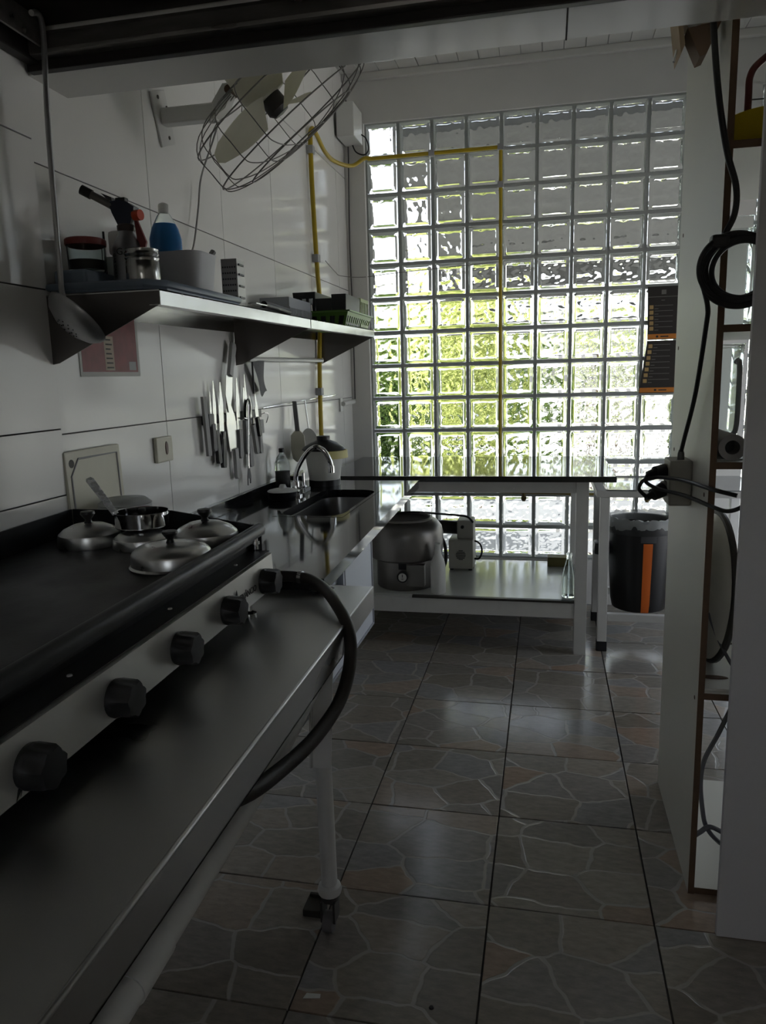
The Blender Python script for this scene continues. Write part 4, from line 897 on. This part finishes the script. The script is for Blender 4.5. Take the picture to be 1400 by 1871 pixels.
ob('pipe_run', G().cyl((-.283, WY-.018, 2.757), (-.283, WY-.018, .72), .0105, n=12), yellow_m, yp)
ob('pipe_run', G().cyl((-.283, WY-.018, .720), (.74, WY-.018, .700), .0085, n=12), mat('pipe_dull', (.20, .15, .03), .4), yp)
for p in ((px0, 3.981, 2.62), (px0, 4.004, 2.085), (px0, 3.968, 1.385)): ob('pipe_clip', G().bb(V(p)-V((.019, .022, .020)), V(p)+V((.016, .022, .020)), .004), grey_pl, yp)
for p in ((-.69, WY-.018, 2.757), (-.283, WY-.018, 2.757), (-.283, WY-.018, 2.55)): ob('pipe_clip', G().bb(V(p)-V((.018, .014, .018)), V(p)+V((.018, .0175, .018)), .004), grey_pl, yp)
for x in (-.135, .60): ob('gas_valve', G().cyl((x, WY-.03, .72), (x, WY-.03, .665), .011, n=10).bb((x-.016, WY-.046, .675), (x+.016, WY-.014, .695), .003), mat('valve_brass', (.16, .12, .05), .4, .6), yp)
wi = tag(ob('wall_wire', G().tube([(WX+.012, 4.20, 2.10), (WX+.012, 4.40, 2.065), (WX+.02, 4.50, 2.055), (-1.13, WY-.02, 2.07), (-.92, WY-.016, 2.085), (-.3, WY-.016, 2.115)], .0022, 6), wire_m), 'thin wire strung from the tiled wall to the blocks', 'wire')
jb = thing('white_box', 'white box in the upper corner with loose black wires', 'box', (-1.14, 4.6, 2.80))
ob('box_body', G().bb((-1.215, 4.52, 2.835), (-1.11, WY-.014, 3.02), .006), white_pl, jb)
ob('loose_wire', G().tube([(-1.13, 4.70, 2.90), (-1.085, 4.71, 2.87), (-1.07, 4.715, 2.81), (-1.10, 4.72, 2.78), (-1.15, 4.715, 2.80), (-1.17, 4.70, 2.85)], .004, 6), cable_m, jb)
tag(ob('corner_wire', G().tube([(-1.205, WY-.02, 3.1), (-1.20, WY-.022, 2.8), (-1.21, WY-.02, 2.3), (-1.205, WY-.022, 1.8), (-1.208, WY-.02, 1.32)], .004, 6), mat('wire_dark_grey', (.05, .05, .05), .6)), 'dark wire running down the room corner', 'wire')

# ---- wall fan
fn = thing('wall_fan', 'large cream wall fan in a bent wire guard under the beam', 'fan', (-1.2, 2.4, 2.28))
ob('wall_plate', G().bb((WX+.001, 2.355, 2.215), (WX+.008, 2.455, 2.375), .002, Matrix.Translation((0, 2.405, 2.295)) @ Matrix.Rotation(.35, 4, 'X') @ Matrix.Translation((0, -2.405, -2.295))), wpaintm, fn)
for q in ((2.375, 2.35), (2.435, 2.245), (2.43, 2.335)): ob('screw', G().cyl((WX+.008, *q), (WX+.010, *q), .006, n=10), mat('screw_dark', (.06, .05, .04), .5, .5), fn)
ob('arm', G().box((-1.13, 2.405, 2.297), (.185, .040, .050), .006).poly([(-1.045, 2.386, 2.274), (-1.000, 2.386, 2.300), (-.962, 2.386, 2.372), (-1.005, 2.386, 2.372), (-1.045, 2.386, 2.320)], (0, .038, 0)), wpaintm, fn)
FC = V((-.838, 2.40, 2.298)); fnm = V((.56, .33, -.77)).normalized(); e1 = fnm.cross(V((0, 1, 0))).normalized(); e2 = fnm.cross(e1)
FM = basis(FC, e1, e2, fnm)
ob('hinge', G().cyl((-.985, 2.380, 2.352), (-.985, 2.430, 2.352), .013, n=14), mat('bolt_rust', (.10, .06, .04), .6, .5), fn)
ob('motor', G().lathe([(0, -.17), (.05, -.17), (.075, -.15), (.08, -.06), (.06, -.03), (.02, -.025), (0, -.025)], (0, 0, 0), 28, FM), cream_m, fn)
ob('motor_bracket', G().cyl((-.975, 2.405, 2.36), FC-fnm*.13, .018, n=10), mat('bracket_dark', (.12, .10, .08), .6), fn)
ob('hub', G().lathe([(0, -.03), (.035, -.03), (.038, .015), (.025, .03), (0, .034)], (0, 0, 0), 24, FM), mat('hub_dark', (.03, .027, .025), .5), fn)
for k in range(3):
    g = G(); a0 = k*2*PI/3+.5; nb = 9; rows_ = []
    for i in range(nb+1):
        t = i/nb; r_ = .045+.205*t; w = .030+.052*math.sin(PI*min(1, t*.62+.22)) if t < .97 else .03
        tw = .55-.25*t; ca, sa = math.cos(a0+.25*t), math.sin(a0+.25*t)
        rows_.append([g.bm.verts.new(V((ca*r_-sa*w*s_*math.cos(tw), sa*r_+ca*w*s_*math.cos(tw), w*s_*math.sin(tw)))) for s_ in (-1, -.33, .33, 1)])
    for A, B in zip(rows_, rows_[1:]):
        for i in range(3): g.bm.faces.new((A[i], A[i+1], B[i+1], B[i]))
    ret = bmesh.ops.solidify(g.bm, geom=g.bm.faces[:], thickness=.003)
    ob('blade', g.xf(FM), cream_m, fn)
def ringpts(r, z, n=40): return [FM @ V((r*math.cos(2*PI*i/n), r*math.sin(2*PI*i/n), z)) for i in range(n)]
for r_, z in ((.292, .075), (.292, -.035), (.205, .118), (.085, .130), (.19, -.09)): ob('guard_ring', G().tube(ringpts(r_, z), .0024, 5, closed=True, smooth=False), wire_m, fn)
for k in range(18):
    a = 2*PI*k/18; c_, s_ = math.cos(a), math.sin(a)
    if k in (3, 4, 11): continue
    ob('guard_wire', G().tube([FM @ V((c_*r_, s_*r_, z)) for r_, z in ((.03, .132), (.12, .128), (.21, .117), (.272, .097), (.292, .075), (.293, .02), (.292, -.035), (.25, -.075), (.17, -.095), (.09, -.105))], .0017, 5, sub=3), wire_m, fn)
tag(ob('fan_cord', G().tube([(-1.02, 2.43, 2.33), (-1.10, 2.50, 2.24), (-1.195, 2.60, 2.16), (-1.205, 2.58, 2.05), (-1.205, 2.53, 1.93), (-1.19, 2.45, 1.86), (-1.17, 2.40, 1.835), (-1.14, 2.34, 1.70)], .0032, 6), mat('cord_grey', (.30, .29, .28), .5)), 'thin grey cord hanging down from the wall fan', 'cord')

# ---- ladle on the hood rim
ld = thing('ladle', 'long handled perforated aluminium ladle hanging from the hood rim', 'ladle', (-1.11, 1.66, 1.56))
ob('ladle_handle', G().tube([(-1.135, 1.640, 2.275), (-1.138, 1.672, 2.285), (-1.135, 1.676, 2.24), (-1.140, 1.668, 2.05), (-1.144, 1.668, 1.85), (-1.146, 1.668, 1.73), (-1.143, 1.662, 1.685), (-1.130, 1.650, 1.655)], .0065, 10), mat('ladle_alu', (.42, .42, .42), .35, .9), ld)
Lm = Matrix.Translation((-1.086, 1.630, 1.612)) @ V((.45, .55, .70)).to_track_quat('Z', 'Y').to_matrix().to_4x4() @ Matrix.Scale(1.17, 4)
bowl = ob('ladle_bowl', G().lathe([(.066, 0), (.064, -.006), (.054, -.018), (.032, -.029), (0, -.033), (0, -.031), (.031, -.027), (.052, -.016), (.062, -.004), (.066, .002)], (0, 0, 0), 36, Lm), mat('ladle_bowl', (.40, .40, .40), .36, .9, var=.15, vscale=40), ld)
g = G()
for r_, n_ in ((.012, 6), (.022, 11), (.032, 15), (.042, 9)):
    for i in range(n_):
        a = 2*PI*i/n_; zz = -.033*(1-(r_/.066)**2)-.0012; g.cyl(Lm @ V((r_*math.cos(a), r_*math.sin(a), zz-.0008)), Lm @ V((r_*math.cos(a), r_*math.sin(a), zz+.001)), .0016, n=6)
ob('perforation', g, print_m, bowl)['kind'] = 'stuff'

# ================================================================== white board shelving at the right
bu = thing('shelving_unit', 'tall white board shelving unit with raw brown edges', 'shelving', (.75, 2.25, 0))
SX, SYn, SYf, ST = .405, 2.02, 2.625, .016
def panel(name, a, b, parent=bu):
    o = ob(name, G().bb(a, b), melam_m, parent); return o
sd = panel('side_panel', (SX, SYn+.001, 0), (SX+ST, SYf, 2.60)); ob('raw_edge', G().bb((SX, SYn-.0005, 0), (SX+ST, SYn+.001, 2.60)), mdf_m, sd)
sd = panel('side_panel', (1.05, SYn+.001, 0), (1.05+ST, SYf, 2.60)); ob('raw_edge', G().bb((1.05, SYn-.0005, 0), (1.05+ST, SYn+.001, 2.60)), mdf_m, sd)
SHZ = {}
for i, z in enumerate((1.972, 1.551, 1.213, .592, .012)):
    s_ = panel('shelf_board', (SX+ST, SYn+.001, z-.010), (1.05, SYf-.002, z+.008)); ob('raw_edge', G().bb((SX+ST, SYn-.0004, z-.010), (1.05, SYn+.001, z+.008)), mdf_m, s_)
for y, z in ((2.06, 1.66), (2.57, 1.52), (2.57, 1.20), (2.07, 1.13), (2.57, 1.86), (2.06, .57)): ob('peg_hole', G().cyl((SX-.001, y, z), (SX+.001, y, z), .006, n=10), mdf_m, bu)
bp = thing('standing_board', 'plain white board standing in front of the shelving at the right edge', 'panel', (.8, 1.85, 0))
ob('board', G().bb((.447, 1.858, .002), (1.25, 1.875, 2.55), .001), mat('panel_white', (.60, .59, .60), .5), bp); ob('foot_strip', G().bb((.46, 1.8585, 0), (1.24, 1.874, .002)), mdf_m, bp)
tb2 = thing('wooden_bracket', 'small beige board bracket with foam stuck to the shelving top', 'bracket', (.32, 2.1, 2.19))
ob('bracket_side', G().poly([(.292, 2.09, 2.31), (.302, 2.09, 2.31), (.315, 2.09, 2.225), (.306, 2.09, 2.205)], (0, .10, 0)), wood_m, tb2, False)
ob('bracket_block', G().poly([(.320, 2.095, 2.262), (.396, 2.095, 2.27), (.365, 2.095, 2.200), (.350, 2.095, 2.195)], (0, .07, 0)), mat('bracket_brown', (.20, .13, .085), .7), tb2, False)
ob('bracket_top', G().bb((.300, 2.085, 2.285), (.402, 2.19, 2.31)), wood_m, tb2); ob('foam', G().lathe([(0, -.014), (.014, -.008), (.019, 0), (.012, .010), (0, .013)], (.336, 2.10, 2.275), 12), white_pl, tb2)
ob('nail', G().cyl((.296, 2.092, 2.215), (.290, 2.09, 2.188), .003, n=6), chrome_m, tb2)

# power box with plugs, on the side panel
pb = thing('power_outlet_box', 'beige outlet box with plugs screwed to the shelving side', 'outlet', (.36, 2.25, 1.08))
x0 = SX-.0005
g = G(); g.bb((x0-.062, 2.235, 1.070), (x0, 2.345, 1.200), .006); ob('outlet_body', g, mat('outlet_beige', (.26, .245, .20), .5), pb)
ob('strain_relief', G().lathe([(.010, 0), (.009, .018), (.006, .028), (0, .029)], (x0-.028, 2.27, 1.2), 12), mat('relief_dark', (.05, .05, .045), .5), pb)
ob('socket', G().cyl((x0-.062, 2.29, 1.165), (x0-.070, 2.285, 1.165), .021, n=18).cyl((x0-.062, 2.29, 1.115), (x0-.070, 2.285, 1.115), .021, n=18), mat('outlet_beige', (.26, .245, .20), .5), pb)
p1 = thing('power_plug', 'upper black plug in the beige outlet box', 'plug', (x0-.09, 2.28, 1.165), 'black plugs in the outlet box')
ob('plug_body', G().cyl((x0-.071, 2.28, 1.165), (x0-.098, 2.265, 1.163), .0215, .018, 16).cyl((x0-.098, 2.265, 1.163), (x0-.120, 2.252, 1.160), .013, .008, 12), bplast_m, p1)
p2 = thing('power_plug', 'lower black plug in the beige outlet box', 'plug', (x0-.09, 2.28, 1.115), 'black plugs in the outlet box')
ob('plug_body', G().cyl((x0-.071, 2.28, 1.112), (x0-.102, 2.262, 1.098), .0215, .018, 16).cyl((x0-.102, 2.262, 1.098), (x0-.122, 2.25, 1.092), .012, .008, 12), bplast_m, p2)
ob('plug_cord', G().tube([(x0-.120, 2.25, 1.094), (x0-.142, 2.24, 1.118), (x0-.134, 2.235, 1.142), (x0-.11, 2.235, 1.150), (x0-.085, 2.22, 1.155), (x0-.04, 2.14, 1.158), (x0+.005, 1.995, 1.155), (.46, 1.96, 1.145)], .0055, 8), cable_m, p2)
ob('plug_cord', G().tube([(x0-.118, 2.252, 1.160), (x0-.125, 2.235, 1.14), (x0-.095, 2.20, 1.125), (x0-.04, 2.12, 1.12), (x0+.005, 1.99, 1.112), (.44, 1.95, 1.108), (.475, 1.95, 1.125), (.485, 1.96, 1.16)], .0055, 8), cable_m, p1)
cc = thing('cable_coil', 'coiled black cable hung over the shelving front edge', 'cable', (.42, 1.98, 1.6))
ob('feed_cable', G().tube([(.358, 1.985, 2.30), (.358, 1.985, 2.225), (.375, 1.985, 2.08), (.400, 1.985, 1.95), (.424, 1.985, 1.87), (.424, 1.985, 1.81), (.405, 1.985, 1.765)], .0075, 10), cable_m, cc)
for k, (ro, dx, dz) in enumerate(((.076, 0, 0), (.070, .004, .006), (.080, .006, -.004), (.066, .014, .002), (.078, -.002, .008))):
    ob('coil_turn', G().tube([(.434+dx+ro*(1.0+.02*k)*math.cos(a+k), 1.985-.007*math.sin(2*a+k)-.004*k, 1.680+dz+ro*.98*math.sin(a+k)) for a in [2*PI*i/16 for i in range(16)]], .0065, 8, closed=True), cable_m, cc)
ob('coil_tie', G().box((.392, 1.978, 1.748), (.040, .040, .030), .008, Matrix.Identity(4)), cable_m, cc)
ob('drop_cable', G().tube([(.362, 1.985, 1.65), (.376, 1.99, 1.60), (.380, 2.02, 1.555), (x0-.020, 2.14, 1.39), (x0-.026, 2.24, 1.262), (x0-.028, 2.27, 1.222)], .0060, 8), cable_m, cc)

# things on the shelving
yb_ = thing('yellow_bowl', 'yellow plastic bowl on the top shelf board', 'bowl', (.52, 2.13, 1.98))
c = V((.530, 2.135, 1.9805))
ob('bowl_body', G().lathe([(0, 0), (.085, 0), (.090, .004), (.106, .070), (.110, .073), (.104, .073), (.084, .010), (0, .008)], c, 40), ybucket_m, yb_)
mk = thing('red_tube_tool', 'dark red bent tube handle standing in the yellow bowl', 'handle', (.48, 2.12, 1.99))
ob('tube', G().tube([(.470, 2.12, 1.992), (.470, 2.12, 2.10), (.472, 2.12, 2.15), (.495, 2.12, 2.18), (.57, 2.12, 2.23)], .0085, 10), mat('maroon', (.10, .012, .012), .35), mk); ob('wire', G().cyl((.478, 2.12, 2.095), (.60, 2.14, 2.10), .0015), wire_m, mk)
def clearbox(x0, x1, y0, y1, z0, z1, label):
    t = thing('clear_container', label, 'container', ((x0+x1)/2, (y0+y1)/2, z0)); g = G()
    Ls = [rr2(x0+.006, x1-.006, y0+.006, y1-.006, .012, z0), rr2(x0, x1, y0, y1, .014, z1-.008), rr2(x0-.003, x1+.003, y0-.003, y1+.003, .015, z1), rr2(x0+.003, x1-.003, y0+.003, y1-.003, .012, z1), rr2(x0+.009, x1-.009, y0+.009, y1-.009, .010, z0+.004)]
    Ls = [[g.bm.verts.new(p) for p in q] for q in Ls]
    for a, b in zip(Ls, Ls[1:]): g.skin(a, b)
    g.bm.faces.new(Ls[0][::-1]); g.bm.faces.new(Ls[-1]); ob('container_body', g, clear_m, t); return t
t = clearbox(.448, .56, 2.22, 2.38, 1.5595, 1.845, 'tall clear plastic container behind the cable coil')
t = clearbox(.446, .540, 2.30, 2.44, 1.2215, 1.52, 'clear plastic pitcher with grey handle on the middle shelf'); ob('pitcher_handle', G().tube([(.515, 2.292, 1.47), (.518, 2.265, 1.46), (.518, 2.263, 1.30), (.515, 2.292, 1.27)], .007, 8, sub=4), grey_pl, t)
rl = thing('paper_roll', 'grey cardboard roll lying end on along the middle shelf', 'roll', (.47, 2.15, 1.2215))
n_ = 28; g = G(); ya, yb2 = 2.045, 2.25; c0 = V((.462, 0, 1.2555))
A = [g.ring(c0+V((0, y, 0)), V((1, 0, 0)), V((0, 0, 1)), r_, n_) for y, r_ in ((ya, .0335), (yb2, .0335), (yb2, .018), (ya, .018))]
for i in range(4): g.skin(A[i], A[(i+1) % 4])
ob('roll_paper', g, mat('roll_grey', (.25, .235, .22), .8), rl); ob('roll_core', G().cyl((c0.x, 2.10, c0.z), (c0.x, 2.24, c0.z), .0178, n=20), print_m, rl)
dh = thing('bent_sheet', 'thin curled plastic sheet lying beside the cardboard roll', 'sheet', (.50, 2.3, 1.222))
g = G(); g.poly([(.425, 2.05, 1.2225), (.425, 2.06, 1.2225), (.55, 2.27, 1.2225), (.60, 2.10, 1.2225)], (0, 0, .002)); ob('sheet', g, mat('sheet_grey', (.40, .40, .37), .4), dh, False)
bl = thing('big_round_lid', 'big round pale plastic lid standing on edge in the shelving', 'lid', (.48, 2.2, .60))
BSC = .965
Bm = Matrix.Translation((.468, 2.285, .826)) @ V((-.995, -.06, .05)).to_track_quat('Z', 'Y').to_matrix().to_4x4() @ Matrix.Scale(BSC, 4)
ob('lid_dome', G().lathe([(.222, -.020), (.226, -.012), (.218, .0), (.205, .008), (.185, .014), (.175, .016), (.10, .030), (0, .034), (0, .030), (.10, .026), (.175, .012), (.215, -.004), (.220, -.018)], (0, 0, 0), 48, Bm), mat('lid_beige', (.70, .68, .60), .35), bl)
ob('lid_band', G().tube([Bm @ V((.224*math.cos(2*PI*i/40), .224*math.sin(2*PI*i/40), -.014)) for i in range(40)], .010, 8, closed=True, smooth=False), mat('band_dark', (.06, .055, .05), .4), bl)
ws_ = thing('wire_basket', 'black wire mesh basket behind the round lid', 'basket', (.60, 2.35, .60)); g = G()
for i in range(9):
    a = .47+i*.035
    g.cyl((a, 2.40, .607), (a+.14, 2.40, .80), .0028, n=6); g.cyl((a+.14, 2.40, .607), (a, 2.40, .80), .0028, n=6)
g.cyl((.46, 2.40, .80), (.90, 2.40, .80), .004, n=6); g.cyl((.46, 2.40, .607), (.90, 2.40, .607), .004, n=6); ob('basket_mesh', g, wire_m, ws_)
ob('basket_cloth', G().bb((.60, 2.405, .607), (.88, 2.46, .76), .02), cream_m, ws_)
wt_ = thing('white_board_tray', 'white board with an oval hand hole on the lower shelf', 'tray', (.5, 2.15, .60))
g = G(); g.poly([(.424, 2.04, .6005), (.66, 2.04, .6005), (.70, 2.58, .6005), (.424, 2.58, .6005)], (0, 0, .006)); ob('tray_board', g, melam_m, wt_, False)
ob('hand_hole', G().lathe([(.045, 0), (.043, .001), (0, .0012)], (0, 0, 0), 24, Matrix.Translation((.464, 2.12, .6068)) @ Matrix.Diagonal((.85, .32, 1, 1))), mdf_m, wt_)
rb_ = tag(ob('grey_rod', G().tube([(.45, 2.16, .78), (.470, 2.12, .72), (.50, 2.09, .66), (.52, 2.08, .64)], .005, 8), greycable), 'thin grey rod leaning under the round lid', 'rod')
gcb = tag(ob('grey_cable', G().tube([(.520, 2.10, .56), (.480, 2.10, .45), (.448, 2.10, .37), (.440, 2.10, .30), (.448, 2.10, .22), (.462, 2.10, .16), (.500, 2.11, .11), (.55, 2.12, .08)], .0065, 8), greycable), 'grey cable curving down in the lowest shelf bay', 'cable')
tag(ob('plug_lead', G().tube([(.428, 2.09, .135), (.445, 2.09, .150), (.470, 2.09, .168), (.52, 2.10, .140)], .007, 8), greycable), 'short grey plug lead crossing the cable at the bottom shelf', 'plug')

# ---- posters taped on the glass blocks
for i, (x0_, x0b, z1_, z0_, lab) in enumerate(((.566, .575, 1.930, 1.628, 'upper brown and orange notice poster taped to the glass blocks'), (.573, .535, 1.622, 1.318, 'lower brown and orange notice poster with crooked edge'))):
    t = thing('notice_poster', lab, 'poster', ((x0_+.74)/2, WY, z0_), 'brown notices on the blocks'); yb3 = WY+.008-.006*i
    xl = lambda z: x0_+(x0b-x0_)*(z1_-z)/(z1_-z0_); x1_ = .745-.008*i
    ob('sheet', G().poly([(xl(z1_), yb3, z1_), (x1_, yb3, z1_), (x1_, yb3, z0_), (xl(z0_), yb3, z0_)], (0, .002, 0)), brown_m, t, False)
    ob('orange_band', G().poly([(xl(z0_+.032), yb3-.0006, z0_+.032), (x1_, yb3-.0006, z0_+.032), (x1_, yb3-.0006, z0_+.004), (xl(z0_+.004), yb3-.0006, z0_+.004)], (0, .0005, 0)), oprint_m, t, False)
    g = G(); xm = (x0_+x1_)/2; g.bb((xm-.01, yb3-.0010, z0_+.014), (xm+.035, yb3-.0007, z0_+.021)); g.bb((xm-.035, yb3-.0010, z0_+.012), (xm-.022, yb3-.0007, z0_+.024)); ob('band_print', g, print_m, t, False)
    g = G(); g2 = G(); zz = z1_-(.105 if i == 0 else .020)
    for k in range(5 if i == 0 else 7):
        xx = xl(zz)+.010; g.bb((xx, yb3-.0008, zz-.022), (xx+.022, yb3-.0005, zz))
        g2.bb((xx+.028, yb3-.0008, zz-.004), (x1_-.035, yb3-.0005, zz-.0015)); g2.bb((xx+.028, yb3-.0008, zz-.022), (xx+.050, yb3-.0005, zz-.019)); zz -= .0335 if i else .0305
    ob('icon', g, tan_m, t, False)
    if i == 0:
        g2.bb((xm-.012, yb3-.0008, z1_-.045), (xm+.014, yb3-.0005, z1_-.020)); g2.bb((x0_+.004, yb3-.0008, z1_-.060), (x1_, yb3-.0005, z1_-.057)); g2.bb((xm-.012, yb3-.0008, z1_-.080), (xm+.008, yb3-.0005, z1_-.077))
    ob('text_lines', g2, tprint_m, t, False)
# ---- bits on the floor
tag(ob('floor_wedge', G().bb((-.640, 1.735, .0005), (-.585, 1.800, .022), .004).bb((-.636, 1.790, .022), (-.589, 1.800, .030), .002), mat('wedge_brown', (.035, .030, .022), .6)), 'small dark square block on the floor behind the table leg', 'block')
sl = thing('paper_scrap', 'tiny torn white paper scrap on the floor tiles', 'scrap', (-.53, 1.47, .001)); g = G(); g.poly([(-.552, 1.47, .0008), (-.512, 1.478, .0008), (-.514, 1.49, .0008), (-.548, 1.487, .0008)], (0, 0, .001)); ob('scrap', g, paper_m, sl, False)
tag(ob('floor_crumb', G().lathe([(.006, 0), (.005, .003), (0, .004)], (-.247, 1.50, .0006), 8), print_m), 'single dark crumb on the middle floor tile', 'crumb')
